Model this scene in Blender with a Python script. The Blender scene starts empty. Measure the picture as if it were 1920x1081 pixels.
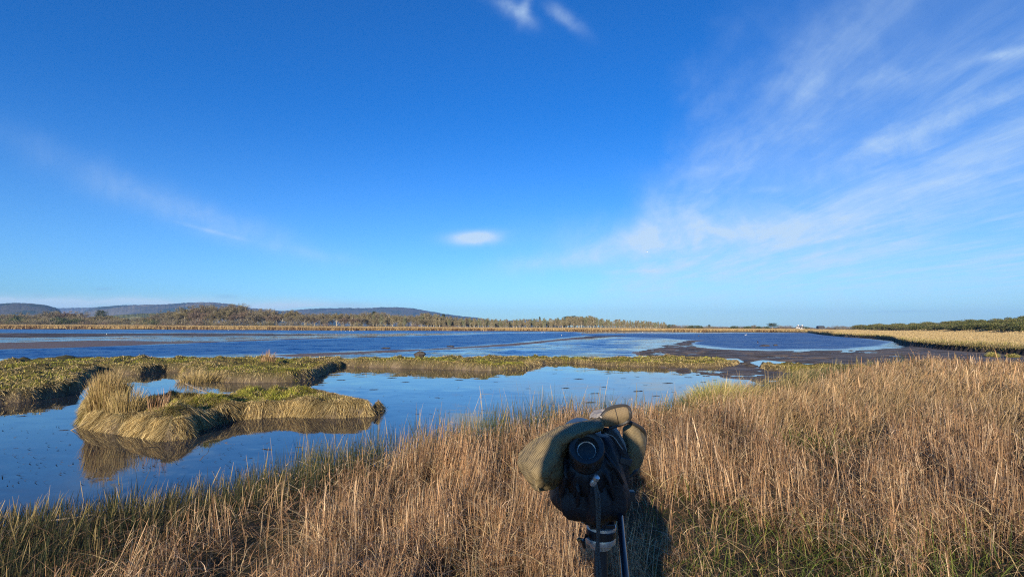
import bpy, math, random
import numpy as np
from mathutils import Vector, Matrix
R = math.radians
rng = np.random.default_rng(7)
random.seed(7)
sc = bpy.context.scene
col = sc.collection

# ------------------------------------------------------------ camera
H = 2.1
F = 960.0
PITCH = math.atan(72.5 / F)
ROLL = R(0.12)
cam_d = bpy.data.cameras.new('camera'); cam = bpy.data.objects.new('camera', cam_d); col.objects.link(cam)
MC = (Matrix.Rotation(math.pi / 2 + PITCH, 4, 'X') @ Matrix.Rotation(ROLL, 4, 'Z'))
cam.matrix_world = Matrix.Translation((0, 0, H)) @ MC
cam_d.sensor_width = 36; cam_d.lens = 36 * F / 1920
cam_d.clip_start = 0.05; cam_d.clip_end = 30000
sc.camera = cam
M3 = np.array(MC.to_3x3())
def ray(px, py):
    d = np.stack([(np.asarray(px, float) - 960) / F, -(np.asarray(py, float) - 540.5) / F, -np.ones_like(np.asarray(px, float))], -1)
    return d @ M3.T
def P(px, py, d):            # the point seen at a pixel, d metres in front of the lens
    r = ray(px, py); return Vector((r[0] * d, r[1] * d, r[2] * d + H))
def ground_pt(px, py, z=0.0):
    r = ray(px, py); t = (z - H) / r[..., 2]
    return r[..., 0] * t, r[..., 1] * t
def proj(x, y, z):
    p = np.stack([x, y, z - H + 0 * x], -1) @ M3
    w = np.maximum(-p[..., 2], 1e-3)
    return 960 + F * p[..., 0] / w, 540.5 - F * p[..., 1] / w
def hor(px):                 # row of the horizon
    return 540.5 + F * math.tan(PITCH) + (px - 960) * math.tan(ROLL)

# ------------------------------------------------------------ sun, sky
SUN_EL, SUN_AZ = R(15.5), R(180 + 13.8)     # azimuth clockwise from +Y: behind the lens, a little to the left
sv = Vector((math.sin(SUN_AZ) * math.cos(SUN_EL), math.cos(SUN_AZ) * math.cos(SUN_EL), math.sin(SUN_EL)))
sd_ = bpy.data.lights.new('sun', 'SUN'); sd_.energy = 5.0; sd_.angle = R(0.5); sd_.color = (1.0, 0.84, 0.62)
sun = bpy.data.objects.new('sun', sd_); col.objects.link(sun)
sun.rotation_euler = sv.to_track_quat('Z', 'Y').to_euler()
sc.view_settings.view_transform = 'Standard'; sc.view_settings.look = 'None'
sc.view_settings.exposure = 0.84; sc.view_settings.gamma = 1
sc.cycles.use_denoising = False; sc.cycles.pixel_filter_type = 'BLACKMAN_HARRIS'; sc.cycles.filter_width = 1.15
sc.cycles.max_bounces = 6; sc.cycles.diffuse_bounces = 2; sc.cycles.glossy_bounces = 3
sc.cycles.transmission_bounces = 3; sc.cycles.volume_bounces = 0; sc.cycles.transparent_max_bounces = 8
sc.cycles.sample_clamp_indirect = 3

class NT:
    """tiny builder of math node chains"""
    def __init__(s, tree): s.t = tree; s.n = tree.nodes; s.l = tree.links
    def link(s, a, b): s.l.new(a, b)
    def put(s, sock, v):
        if isinstance(v, bpy.types.NodeSocket): s.l.new(v, sock)
        else: sock.default_value = v
    def m(s, op, a, b=0.0, c=None, clamp=False):
        n = s.n.new('ShaderNodeMath'); n.operation = op; n.use_clamp = clamp
        s.put(n.inputs[0], a); s.put(n.inputs[1], b)
        if c is not None: s.put(n.inputs[2], c)
        return n.outputs[0]
    def ss(s, v, a, b):
        n = s.n.new('ShaderNodeMapRange'); n.interpolation_type = 'SMOOTHSTEP'
        s.put(n.inputs[0], v); n.inputs[1].default_value = a; n.inputs[2].default_value = b
        return n.outputs[0]
    def xyz(s, x, y, z):
        n = s.n.new('ShaderNodeCombineXYZ')
        for i, v in enumerate((x, y, z)): s.put(n.inputs[i], v)
        return n.outputs[0]
    def noise(s, vec, scale, detail=5, rough=.55, dist=0.0, out=0):
        n = s.n.new('ShaderNodeTexNoise'); s.l.new(vec, n.inputs['Vector'])
        n.inputs['Scale'].default_value = scale; n.inputs['Detail'].default_value = detail
        n.inputs['Roughness'].default_value = rough; n.inputs['Distortion'].default_value = dist
        return n.outputs[out]
    def mix(s, f, a, b):
        n = s.n.new('ShaderNodeMix'); n.data_type = 'RGBA'
        s.put(n.inputs[0], f); s.put(n.inputs[6], a); s.put(n.inputs[7], b)
        return n.outputs[2]

w = bpy.data.worlds.new('World'); sc.world = w; w.use_nodes = True
N = NT(w.node_tree); N.n.clear()
sky = N.n.new('ShaderNodeTexSky'); sky.sky_type = 'NISHITA'; sky.sun_disc = False
sky.sun_elevation = SUN_EL; sky.sun_rotation = SUN_AZ
sky.altitude = 0; sky.air_density = 1.0; sky.dust_density = 0.25; sky.ozone_density = 2.2
hs = N.n.new('ShaderNodeHueSaturation'); hs.inputs['Saturation'].default_value = 1.0; hs.inputs['Value'].default_value = 1.0
N.link(sky.outputs[0], hs.inputs['Color'])
tc = N.n.new('ShaderNodeTexCoord'); sp = N.n.new('ShaderNodeSeparateXYZ'); N.link(tc.outputs['Generated'], sp.inputs[0])
dx, dy, dz = sp.outputs
yy = N.m('MAXIMUM', dy, 0.02); X = N.m('DIVIDE', dx, yy); Z = N.m('DIVIDE', dz, yy)
front = N.ss(dy, 0.05, 0.3)
def skyc(px, py):
    r = ray(px, py); return r[0] / r[1], r[2] / r[1]
XZ = N.xyz(X, Z, 0.0)
warp = N.noise(XZ, 9, 6, .6, 0, 1)
wsep = N.n.new('ShaderNodeSeparateXYZ'); N.link(warp, wsep.inputs[0])
wa = N.m('SUBTRACT', wsep.outputs[0], .5); wb = N.m('SUBTRACT', wsep.outputs[1], .5)
def blob(px, py, ang, lx, ly, amt=1.0, wob=.6, soft=1.0):
    """soft elongated wisp: centre at a direction, half axes in picture rows, tilt in degrees"""
    x0, z0 = skyc(px, py); a = R(ang)
    ax = N.m('ADD', N.m('SUBTRACT', X, x0), N.m('MULTIPLY', wa, wob * ly / F * 3))
    az = N.m('ADD', N.m('SUBTRACT', Z, z0), N.m('MULTIPLY', wb, wob * ly / F * 2.2))
    u = N.m('ADD', N.m('MULTIPLY', ax, math.cos(a) * F / lx), N.m('MULTIPLY', az, math.sin(a) * F / lx))
    v = N.m('ADD', N.m('MULTIPLY', ax, -math.sin(a) * F / ly), N.m('MULTIPLY', az, math.cos(a) * F / ly))
    r = N.m('ADD', N.m('MULTIPLY', u, u), N.m('MULTIPLY', v, v))
    e = N.m('POWER', 2.718, N.m('MULTIPLY', r, -1.0 * soft))
    return N.m('MULTIPLY', e, amt)
# cirrus sheet on the right: streaks on a high flat layer, running away to a vanishing point a little right of centre
zz = N.m('MAXIMUM', dz, 0.015); c7, s7 = math.cos(R(7)), math.sin(R(7))
U = N.m('DIVIDE', N.m('SUBTRACT', N.m('MULTIPLY', dx, c7), N.m('MULTIPLY', dy, s7)), zz)
V = N.m('DIVIDE', N.m('ADD', N.m('MULTIPLY', dx, s7), N.m('MULTIPLY', dy, c7)), zz)
st1 = N.noise(N.xyz(N.m('MULTIPLY', U, 1.15), N.m('MULTIPLY', V, .22), 3.3), 1.25, 7, .58, .5)
st2 = N.noise(N.xyz(N.m('MULTIPLY', U, 1.0), N.m('MULTIPLY', V, .55), 7.7), 2.9, 8, .62, .9)
st3 = N.noise(N.xyz(N.m('MULTIPLY', U, 3.4), N.m('MULTIPLY', V, .5), 1.7), 3.2, 8, .68, .6)
st = N.m('ADD', N.m('ADD', N.m('MULTIPLY', st1, .60), N.m('MULTIPLY', st2, .24)), N.m('MULTIPLY', st3, .16))
edge = N.ss(N.m('ADD', U, N.m('MULTIPLY', wa, .6)), .35, 1.1)
top = N.m('SUBTRACT', 1.0, N.m('MULTIPLY', N.ss(Z, .35, .75), .45))
cir = N.m('MULTIPLY', N.m('MULTIPLY', N.ss(st, .40, .74), edge), top)
fadeh = N.ss(Z, .02, .12)
cir = N.m('MULTIPLY', N.m('MULTIPLY', cir, fadeh), .64)
veil = N.m('MULTIPLY', edge, .11)
bs = [blob(885, 447, 2, 46, 12, 1.5, .35, 1.2), blob(912, 441, 6, 30, 9, .45, .3, 1.0),
      blob(400, 415, -17, 210, 26, .22, .5, .9), blob(400, 434, -14, 60, 4, .30, .3), blob(560, 470, -10, 120, 10, .10),
      blob(200, 330, -22, 260, 30, .10),
      blob(958, 18, -35, 46, 16, .42, 1.4), blob(985, 8, 70, 34, 12, .25, 1.4), blob(1066, 40, -40, 38, 13, .40, 1.3),
      blob(1330, 432, 3, 260, 34, .5, .8), blob(1150, 470, 10, 200, 22, .45, .9), blob(1060, 492, 4, 90, 14, .25, .9), blob(1230, 400, -62, 60, 26, .26, 1.2),
      blob(1330, 318, 8, 55, 24, .28, 1.2), blob(1700, 262, 26, 130, 26, .38, 1.2), blob(1840, 200, 22, 110, 20, .26, 1.2), blob(1885, 100, 12, 60, 10, .36, 1.0),
      blob(1560, 560, 2, 560, 60, .26, .4), blob(1640, 150, 12, 90, 22, .22, 1.4), blob(1530, 158, 40, 40, 14, .2, 1.4),
      blob(1200, 508, 2, 70, 4, .22, .4), blob(1440, 355, 2, 30, 6, .22, .6), blob(1500, 480, 8, 420, 34, .22, .7),
      blob(1420, 380, 30, 260, 80, .16, .8), blob(1740, 380, 18, 240, 60, .20, .9), blob(1560, 120, 44, 240, 70, .12, .9)]
hz = N.m('MULTIPLY', N.ss(N.noise(N.xyz(N.m('MULTIPLY', X, 1.0), N.m('MULTIPLY', Z, 5.0), .0), 7, 6, .6, .3), .40, .62),
         N.m('ADD', blob(90, 569, 0, 330, 13, .85, .5, 1.4), blob(560, 578, 0, 190, 13, .60, .5, 1.4)))
hz2 = N.m('ADD', blob(60, 566, 0, 420, 12, .7, .4), blob(540, 574, 0, 180, 10, .4))
cl = N.m('ADD', N.m('ADD', cir, veil), N.m('ADD', hz, hz2))
tex = N.m('ADD', .55, N.m('MULTIPLY', N.ss(N.noise(XZ, 13, 8, .65, .4), .3, .72), .75))
bsum = 0.0
for b in bs: bsum = N.m('ADD', b, bsum)
cl = N.m('MULTIPLY', N.m('ADD', cl, N.m('MULTIPLY', bsum, tex)), front)
cl = N.m('MINIMUM', cl, .93)
low = N.ss(Z, .03, .22)
ccol = N.mix(low, (4.7, 6.2, 7.4, 1), (4.2, 5.6, 7.2, 1))
elev = N.ss(dz, 0.0, .42)
tint = N.mix(elev, (.46, .88, 1.44, 1), (.082, .61, 1.34, 1))
tm = N.n.new('ShaderNodeVectorMath'); tm.operation = 'MULTIPLY'; N.link(hs.outputs[0], tm.inputs[0]); N.link(tint, tm.inputs[1])
mixed = N.mix(cl, tm.outputs[0], ccol)
dk = N.m('ADD', N.m('ADD', blob(1690, 583.5, 1.5, 60, 2.2, .16, .1), blob(195, 541, 0, 17, 3.5, .22, .4)),
         N.m('ADD', blob(425, 555, 0, 20, 4.0, .24, .6), N.m('ADD', blob(655, 571, 0, 34, 7, .18, .6), blob(72, 553, 0, 10, 3, .15, .4))))
mixed = N.mix(N.m('MULTIPLY', dk, front), mixed, (1.8, 2.8, 4.6, 1))
bg = N.n.new('ShaderNodeBackground'); bg.inputs['Strength'].default_value = 0.075
N.link(mixed, bg.inputs['Color'])
wo = N.n.new('ShaderNodeOutputWorld'); N.link(bg.outputs[0], wo.inputs[0])

# ------------------------------------------------------------ helpers
def vnoise(x, y, seed=0):
    xi = np.floor(x).astype(np.int64); yi = np.floor(y).astype(np.int64)
    fx = x - xi; fy = y - yi; fx = fx * fx * (3 - 2 * fx); fy = fy * fy * (3 - 2 * fy)
    def h(a, b):
        n = (a * 374761393 + b * 668265263 + seed * 974634777) & 0xffffffff
        n = ((n ^ (n >> 13)) * 1274126177) & 0xffffffff
        return ((n ^ (n >> 16)) & 0xffff) / 65535.0
    return (h(xi, yi) * (1 - fx) + h(xi + 1, yi) * fx) * (1 - fy) + (h(xi, yi + 1) * (1 - fx) + h(xi + 1, yi + 1) * fx) * fy
def fbm(x, y, seed=0, o=4):
    s = 0; a = 1; t = 0
    for k in range(o): s = s + a * vnoise(x * 2 ** k + 17.3 * k, y * 2 ** k - 9.1 * k, seed + k); t += a; a *= .5
    return s / t
def sst(v, a, b):
    t = np.clip((v - a) / (b - a), 0, 1); return t * t * (3 - 2 * t)
def sdf(x, y, poly):
    """signed distance to a polygon, positive inside"""
    p = np.asarray(poly, float); d = np.full(x.shape, 1e18); c = np.zeros(x.shape, bool)
    for i in range(len(p)):
        ax, ay = p[i]; bx, by = p[(i + 1) % len(p)]
        ex, ey = bx - ax, by - ay; wx = x - ax; wy = y - ay
        t = np.clip((wx * ex + wy * ey) / (ex * ex + ey * ey + 1e-12), 0, 1)
        d = np.minimum(d, (wx - ex * t) ** 2 + (wy - ey * t) ** 2)
        cond = ((ay <= y) & (by > y)) | ((by <= y) & (ay > y))
        if ay != by: c ^= cond & (x < ax + (y - ay) * ex / (by - ay))
    return np.where(c, 1, -1) * np.sqrt(d)
def mesh_np(name, verts, faces, mat=None, parent=None, cols=None, smooth=False, attrs=None):
    me = bpy.data.meshes.new(name); verts = np.ascontiguousarray(verts, np.float32); faces = np.ascontiguousarray(faces, np.int32)
    nf, k = faces.shape
    me.vertices.add(len(verts)); me.vertices.foreach_set('co', verts.ravel())
    me.loops.add(nf * k); me.loops.foreach_set('vertex_index', faces.ravel())
    me.polygons.add(nf); me.polygons.foreach_set('loop_start', np.arange(0, nf * k, k, dtype=np.int32))
    me.polygons.foreach_set('loop_total', np.full(nf, k, np.int32))
    if smooth: me.polygons.foreach_set('use_smooth', np.ones(nf, bool))
    me.update(calc_edges=True)
    if cols is not None:
        a = me.color_attributes.new('Col', 'FLOAT_COLOR', 'POINT')
        c4 = np.ones((len(verts), 4), np.float32); c4[:, :cols.shape[1]] = cols; a.data.foreach_set('color', c4.ravel())
    for k2, v in (attrs or {}).items():
        a = me.attributes.new(k2, 'FLOAT', 'POINT'); a.data.foreach_set('value', np.ascontiguousarray(v, np.float32))
    o = bpy.data.objects.new(name, me); col.objects.link(o)
    if mat: me.materials.append(mat)
    if parent: o.parent = parent
    return o
def tag(o, label=None, cat=None, group=None, kind=None):
    if label: o['label'] = label
    if cat: o['category'] = cat
    if group: o['group'] = group
    if kind: o['kind'] = kind
    return o
def empty(name, loc=(0, 0, 0), rz=0):
    o = bpy.data.objects.new(name, None); col.objects.link(o); o.location = loc; o.rotation_euler = (0, 0, rz); o.empty_display_size = .1
    return o
class MB:
    def __init__(s): s.v = []; s.f = []; s.c = []
    def add(s, vs, fs, c=None):
        k = len(s.v); s.v += [tuple(v) for v in vs]; s.f += [tuple(i + k for i in f) for f in fs]
        if c is not None: s.c += [c] * len(vs)
    def box(s, c, d, rot=None, b=0):
        vs = [Vector((x * d[0] / 2, y * d[1] / 2, z * d[2] / 2)) for x in (-1, 1) for y in (-1, 1) for z in (-1, 1)]
        if rot is not None: vs = [rot @ v for v in vs]
        s.add([v + Vector(c) for v in vs], [(0, 1, 3, 2), (4, 6, 7, 5), (0, 4, 5, 1), (2, 3, 7, 6), (0, 2, 6, 4), (1, 5, 7, 3)])
    def tube(s, pts, rad, n=8, c=None, cap=True, flat=1.0, ref=None):
        pts = [Vector(p) for p in pts]; rs = rad if hasattr(rad, '__len__') else [rad] * len(pts)
        up = Vector(ref) if ref else Vector((.31, .17, .93)); vs = []
        for i, p in enumerate(pts):
            t = (pts[min(i + 1, len(pts) - 1)] - pts[max(i - 1, 0)])
            t = t.normalized() if t.length > 1e-9 else Vector((0, 0, 1))
            a = t.cross(up); a = a.normalized() if a.length > 1e-4 else t.orthogonal().normalized(); b = t.cross(a)
            for k in range(n):
                q = 2 * math.pi * k / n; vs.append(p + a * math.cos(q) * rs[i] + b * math.sin(q) * rs[i] * flat)
        fs = [(i * n + k, i * n + (k + 1) % n, (i + 1) * n + (k + 1) % n, (i + 1) * n + k) for i in range(len(pts) - 1) for k in range(n)]
        if cap: fs += [tuple(range(n))[::-1], tuple((len(pts) - 1) * n + k for k in range(n))]
        s.add(vs, fs, c)
    def lathe(s, origin, axis, prof, n=32, mod=None):
        """prof: (radius, distance along the axis)"""
        ax = Vector(axis).normalized(); a = ax.orthogonal().normalized(); b = ax.cross(a); o = Vector(origin); vs = []
        for i, (r, h) in enumerate(prof):
            for k in range(n):
                q = 2 * math.pi * k / n; rr = r * (mod(q, h) if mod else 1)
                vs.append(o + ax * h + (a * math.cos(q) + b * math.sin(q)) * rr)
        fs = [(i * n + k, i * n + (k + 1) % n, (i + 1) * n + (k + 1) % n, (i + 1) * n + k) for i in range(len(prof) - 1) for k in range(n)]
        fs += [tuple(range(n))[::-1], tuple((len(prof) - 1) * n + k for k in range(n))]
        s.add(vs, fs)
    def build(s, name, mat, parent=None, smooth=True, bevel=0, sub=0, angle=40):
        me = bpy.data.meshes.new(name); me.from_pydata(s.v, [], s.f); me.update()
        if s.c and len(s.c) == len(s.v):
            a = me.color_attributes.new('Col', 'FLOAT_COLOR', 'POINT')
            a.data.foreach_set('color', np.array([(*c, 1) for c in s.c], np.float32).ravel())
        if smooth:
            me.polygons.foreach_set('use_smooth', [True] * len(me.polygons))
        me.materials.append(mat)
        o = bpy.data.objects.new(name, me); col.objects.link(o)
        if parent: o.parent = parent
        if bevel:
            m = o.modifiers.new('bevel', 'BEVEL'); m.width = bevel; m.segments = 2; m.limit_method = 'ANGLE'
        if sub:
            m = o.modifiers.new('sub', 'SUBSURF'); m.levels = m.render_levels = sub
        if smooth and not sub:
            try: me.set_sharp_from_angle(angle=R(angle))
            except Exception: pass
        return o
def mat(name, base, rough=.6, metal=0, spec=.5, bump=0, bscale=50, var=0, vscale=5, coat=0):
    m = bpy.data.materials.new(name); m.use_nodes = True; n = NT(m.node_tree); b = n.n['Principled BSDF']
    b.inputs['Roughness'].default_value = rough; b.inputs['Metallic'].default_value = metal; b.inputs['Specular IOR Level'].default_value = spec
    b.inputs['Coat Weight'].default_value = coat
    t = n.n.new('ShaderNodeTexCoord')
    if var:
        nz = n.noise(t.outputs['Object'], vscale, 5, .6)
        c0 = tuple(c * (1 - var) for c in base) + (1,); c1 = tuple(min(1, c * (1 + var)) for c in base) + (1,)
        n.put(b.inputs['Base Color'], n.mix(n.ss(nz, .3, .7), c0, c1))
    else: b.inputs['Base Color'].default_value = (*base, 1)
    if bump:
        nz = n.noise(t.outputs['Object'], bscale, 4, .6); bp = n.n.new('ShaderNodeBump'); bp.inputs['Strength'].default_value = bump
        bp.inputs['Distance'].default_value = .01; n.link(nz, bp.inputs['Height']); n.link(bp.outputs[0], b.inputs['Normal'])
    return m
def mat_plant(name, transl=.25, rough=.75, spec=.2):
    m = bpy.data.materials.new(name); m.use_nodes = True; n = NT(m.node_tree); b = n.n['Principled BSDF']
    a = n.n.new('ShaderNodeAttribute'); a.attribute_name = 'Col'
    b.inputs['Roughness'].default_value = rough; b.inputs['Specular IOR Level'].default_value = spec
    n.link(a.outputs['Color'], b.inputs['Base Color'])
    tr = n.n.new('ShaderNodeBsdfTranslucent'); n.link(a.outputs['Color'], tr.inputs['Color'])
    mx = n.n.new('ShaderNodeMixShader'); mx.inputs[0].default_value = transl
    n.link(b.outputs[0], mx.inputs[1]); n.link(tr.outputs[0], mx.inputs[2]); n.link(mx.outputs[0], n.n['Material Output'].inputs[0])
    return m
M_GRASS = mat_plant('dry grass'); M_TWIG = mat_plant('twigs', .1, .9)

# ------------------------------------------------------------ the lie of the land
def px2w(pts):               # (px, py[, z]) -> world outline
    out = []
    for p in pts:
        x, y = ground_pt(p[0], p[1], p[2] if len(p) > 2 else 0.0); out.append((float(x), float(y)))
    return out
def pxd(pts):                # (px, distance) -> world outline
    return [((p[0] - 960) / F * p[1] * 1.0028, p[1]) for p in pts]
T = .5
MARSH = px2w([(-500, 676, T), (-100, 674, T), (0, 671, T), (60, 667, T), (140, 664, T), (250, 663, T), (330, 665, T), (480, 665, T), (560, 666, T), (650, 666, T),
    (760, 666, T), (860, 665, T), (930, 665.5, .38), (1000, 666, .28), (1070, 668, .25), (1160, 668, .25), (1250, 667, .25), (1320, 668, .25), (1368, 672, .25), (1384, 680),
    (1376, 686), (1340, 688), (1240, 688), (1120, 684), (1060, 679), (1030, 680), (1003, 685), (985, 691), (920, 694), (840, 692), (740, 689), (640, 686), (614, 691),
    (608, 703), (585, 709), (545, 715), (480, 718), (410, 715), (372, 708), (342, 697), (310, 696), (262, 701), (215, 699), (180, 700), (152, 715), (142, 737), (80, 748),
    (0, 756), (-200, 770), (-500, 800)])
ISLAND = px2w([(159, 786), (164, 800), (200, 808), (250, 815), (318, 824), (345, 820), (362, 806), (398, 796), (450, 785), (540, 780), (630, 783), (690, 779), (714, 768),
    (712, 757, .2), (694, 737, T), (640, 727, T), (590, 719, T), (545, 715, T), (500, 720, T), (452, 719, T), (420, 730, T), (370, 732, T), (320, 733, T), (270, 738, T), (222, 744, T), (180, 750, .2), (162, 762)])
ISLET = px2w([(1424, 688), (1440, 694), (1500, 699), (1560, 702), (1640, 700), (1660, 690, .3), (1600, 682, .3), (1560, 679, .3), (1500, 677, .3), (1445, 678, .3), (1428, 682)])
BANK = pxd([(-1600, 3.6), (-600, 4.2), (-200, 4.7), (0, 5.0), (200, 5.3), (400, 5.8), (600, 6.5), (720, 7.0), (830, 7.6), (950, 8.6), (1050, 9.6), (1150, 10.2), (1230, 10.6), (1290, 11.2),
    (1340, 12.4), (1420, 14.6), (1500, 17.5), (1560, 20), (1600, 21.5), (1650, 22.5), (1700, 21.8), (1800, 20.5), (1900, 21), (2100, 23), (2600, 25), (3400, 22)]) + [(80, -40), (-80, -40)]
# lone round tufts on the mud below the right bank
def shore_px(u):             # row of the water's edge on the far side
    return np.interp(u, [-2000, 0, 300, 600, 960, 1300, 1440, 1515, 1530, 1560, 1600, 1640, 1672, 1685, 1700, 1760, 1840, 1920, 2100, 2500, 3500],
                        [612, 616.6, 617.4, 619, 620.4, 621.8, 622.5, 623.6, 626, 629.5, 632.5, 634.5, 637.5, 644, 648.5, 655, 661.5, 667, 680, 700, 740])
BARS = [
    ([(-400, 624), (0, 624), (300, 624.6), (480, 625), (580, 626.8), (650, 628), (480, 629.8), (240, 630), (110, 632.5), (0, 632.5), (-400, 634)], .05),
    ([(-400, 644), (0, 642), (60, 640.5), (170, 637.8), (250, 638.6), (330, 640.4), (400, 639.5), (480, 636.6), (600, 632.6), (755, 629.6), (775, 630.2), (600, 634.6), (480, 638.6),
      (350, 643.2), (230, 648), (100, 652.4), (0, 655), (-400, 668)], .05),
    ([(500, 666), (560, 662.5), (640, 660.5), (720, 656), (800, 654), (880, 649), (960, 643.5), (1000, 640.4), (1060, 633.6), (1100, 630.4), (1150, 628.4), (1180, 629.5), (1120, 633), (1070, 637),
      (1020, 642), (960, 648.4), (900, 651.5), (800, 656), (740, 660), (640, 665), (560, 669)], .05),
    ([(1222, 655), (1240, 648), (1268, 642), (1290, 638), (1322, 637.6), (1296, 642.5), (1300, 648), (1330, 653.0), (1380, 656), (1440, 657.5), (1560, 657), (1640, 655), (1690, 652.5), (1704, 648),
      (1760, 650), (1900, 660), (2600, 695), (2600, 740), (1900, 720), (1640, 704), (1560, 684), (1430, 674), (1400, 680), (1382, 672), (1290, 670), (1210, 668), (1180, 662), (1215, 655)], .07),
    ([(1230, 686), (1330, 692), (1390, 680), (1426, 684), (1430, 690), (1500, 702), (1590, 706), (1600, 730), (1440, 726), (1400, 712), (1330, 707), (1260, 697)], .02)]
def right_mound(x, y):       # low rise with scrub beyond the right-hand bank
    u = x / np.maximum(y, 1) * F + 960
    d0 = np.interp(u, [1560, 1620, 1700, 1800, 1900, 2100, 2600], [330, 270, 215, 165, 128, 105, 90])
    top = np.interp(u, [1540, 1600, 1650, 1760, 1860, 1930, 2100], [0, .3, 1.4, 2.3, 2.9, 3.5, 3.7])
    return top * sst(y - d0, -18, 42)
def land(x, y):
    """height of the ground, plus distance into the nearest planted area and which one it is"""
    u, v = proj(x, y, np.zeros_like(x)); inf = y > .5
    u = np.where(inf, u, np.where(x > 0, 3400, -1900)); v = np.where(inf, v, 3000)
    r = np.hypot(x, y)
    h = np.full(x.shape, -.16); zone = np.zeros(x.shape, int); sdm = np.full(x.shape, -9.)
    wob = (fbm(x * 1.3, y * 1.3, 3) - .5) * .55 + (fbm(x * .35, y * .35, 5) - .5) * .7
    px_n = (fbm(u * .02, v * .5, 11) - .5)
    for pl, hh in BARS:
        p2 = [(a * .15, b) for a, b in pl]
        s = sdf(u * .15, v, p2) + px_n * 1.4
        hb = -.16 + (.16 + hh) * sst(s, -2.4, 1.4)
        h = np.where((v > 600), np.maximum(h, hb), h)
    rag = (fbm(u * .05, v * .9, 21) - .40) * .34 * sst(u, 1150, 1210) * (1 - sst(u, 1270, 1400)) * sst(v, 636, 645)
    h = h - np.clip(rag, -.02, .12)
    pool = sst(fbm(u * .022, v * .55, 31, 3), .62, .67) * sst(u, 1300, 1500) * (v > 650); h = np.where(pool > 0, h - pool * .09, h)
    near = r < 75
    def raise_(poly, hh, zid, wsc=1.0, w_=.14):
        nonlocal h, zone, sdm
        s = np.full(x.shape, -9.); s[near] = sdf(x[near], y[near], poly) + (.04 if zid == 2 else 0) + (wob * (1 - .7 * sst(u, 900, 1000)))[near] * wsc
        bump = (fbm(x * 1.6, y * 1.6, 9, 3) - .5) * .46 + (fbm(x * 4, y * 4, 12, 2) - .5) * .11
        hh = hh * (1 - .42 * sst(u, 880, 1000)) if zid == 1 else hh
        hb = -.16 + (hh + .16) * sst(s, -.12, w_) + bump * sst(s, -.02, .5)
        up = hb > h; h = np.where(up, hb, h)
        better = s > sdm; zone = np.where(better & (s > -1.2), zid, zone); sdm = np.maximum(sdm, s)
    raise_(MARSH, .36, 1, 1.0); raise_(ISLAND, .36, 2, .22); raise_(ISLET, .22, 3, .4)
    # foreground bank with a gentle foot
    s = np.full(x.shape, -9.); s[near] = sdf(x[near], y[near], BANK) + wob[near] * 1.0
    hb = -.16 + .32 * sst(s, -.9, .2) + .42 * sst(s, .1, 2.2) + (fbm(x * .9, y * .9, 14) - .5) * .16 * sst(s, .2, 1)
    h = np.maximum(h, hb); b = s > sdm; zone = np.where(b & (s > -1.2), 4, zone); sdm = np.maximum(sdm, s)
    # far side
    su = shore_px(np.clip(u, -2000, 3500)); hy = 613 + (u - 960) * .0021
    Ds = H * F / (su - hy)
    s = y - Ds + (fbm(x * .06, y * .06, 17) - .5) * np.clip(Ds * .05, 1, 14)
    hf = -.16 + .66 * sst(s, 0, np.clip(Ds * .012, .5, 3)) + np.clip(s - 30, 0, 600) * .004
    hf = np.where(u > 1500, hf - np.clip(s - 30, 0, 600) * .003, hf)
    hf = hf + right_mound(x, y) + (fbm(x * .12, y * .12, 18) - .5) * .2 * sst(s, 3, 10)
    far = inf & (s > -1) & (r > 30)
    h = np.where(far, np.maximum(h, hf), h); zone = np.where(far & (s > -.2), 5, zone); sdm = np.where(far, np.maximum(sdm, s), sdm)
    return h, sdm, zone, u, v

def grid_faces(nr, nc, wrap):
    i, j = np.meshgrid(np.arange(nr - 1), np.arange(nc if wrap else nc - 1), indexing='ij')
    a = i * nc + j; b = i * nc + (j + 1) % nc
    return np.stack([a, b, b + nc, a + nc], -1).reshape(-1, 4)
th = np.concatenate([np.arange(-180, -60, 4.0), np.arange(-60, -48, .5), np.arange(-48, 48, .115), np.arange(48, 60, .5), np.arange(60, 180, 4.0)])
rr = [.3]
while rr[-1] < 6900:
    q = rr[-1]; k = 1.04 if q < 3.5 else 1.0065 if q < 48 else 1.011 if q < 420 else 1.05
    rr.append(q * k)
rr = np.array(rr)
RR, TH = np.meshgrid(rr, np.radians(th), indexing='ij')
gx, gy = RR * np.sin(TH), RR * np.cos(TH)
gh, gs, gz, gu, gv = land(gx, gy)
nshape = gx.shape
# ground colours: wet mud, peaty marsh soil, dry field
mudc = np.array([.115, .088, .064]); soil = np.array([.10, .085, .04]); turf = np.array([.11, .10, .03]); field = np.array([.28, .21, .10])
n1 = fbm(gx * 2.2, gy * 2.2, 40)[..., None]; n2 = fbm(gx * .25, gy * .25, 41)[..., None]
mudfar = np.where((gv < 634) & (gu < 1250), 1, 0)[..., None]
n4 = fbm(gu * .03, gv * .8, 44)[..., None]; c = mudc * (.45 + .6 * n1 + .8 * sst(n4, .4, .65)); c = np.where(mudfar, c * .9, c)
cbar = np.array([.19, .145, .12]) * (.8 + .4 * n1)      # paler silt of the two long bars
c = np.where(((gu < 1200) & (gv > 634) & (gv < 672) & (gr := (RR > 30)))[..., None], cbar, c)
t_in = sst(gs, -.06, .2)[..., None]
c = np.where((gz == 1)[..., None] | (gz == 2)[..., None] | (gz == 3)[..., None], c * (1 - t_in) + (turf * (.6 + .6 * n1) * (1 - n2 * .4) + soil * n2 * .4) * t_in, c)
c = np.where((gz == 4)[..., None], c * (1 - t_in) + soil * .6 * (.6 + .8 * n1) * t_in, c)
tf = sst(gs, 1.0, 2.5)[..., None]
c = np.where((gz == 5)[..., None], c * .55 * (1 - tf) + field * (.8 + .4 * n2) * tf, c)
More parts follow.
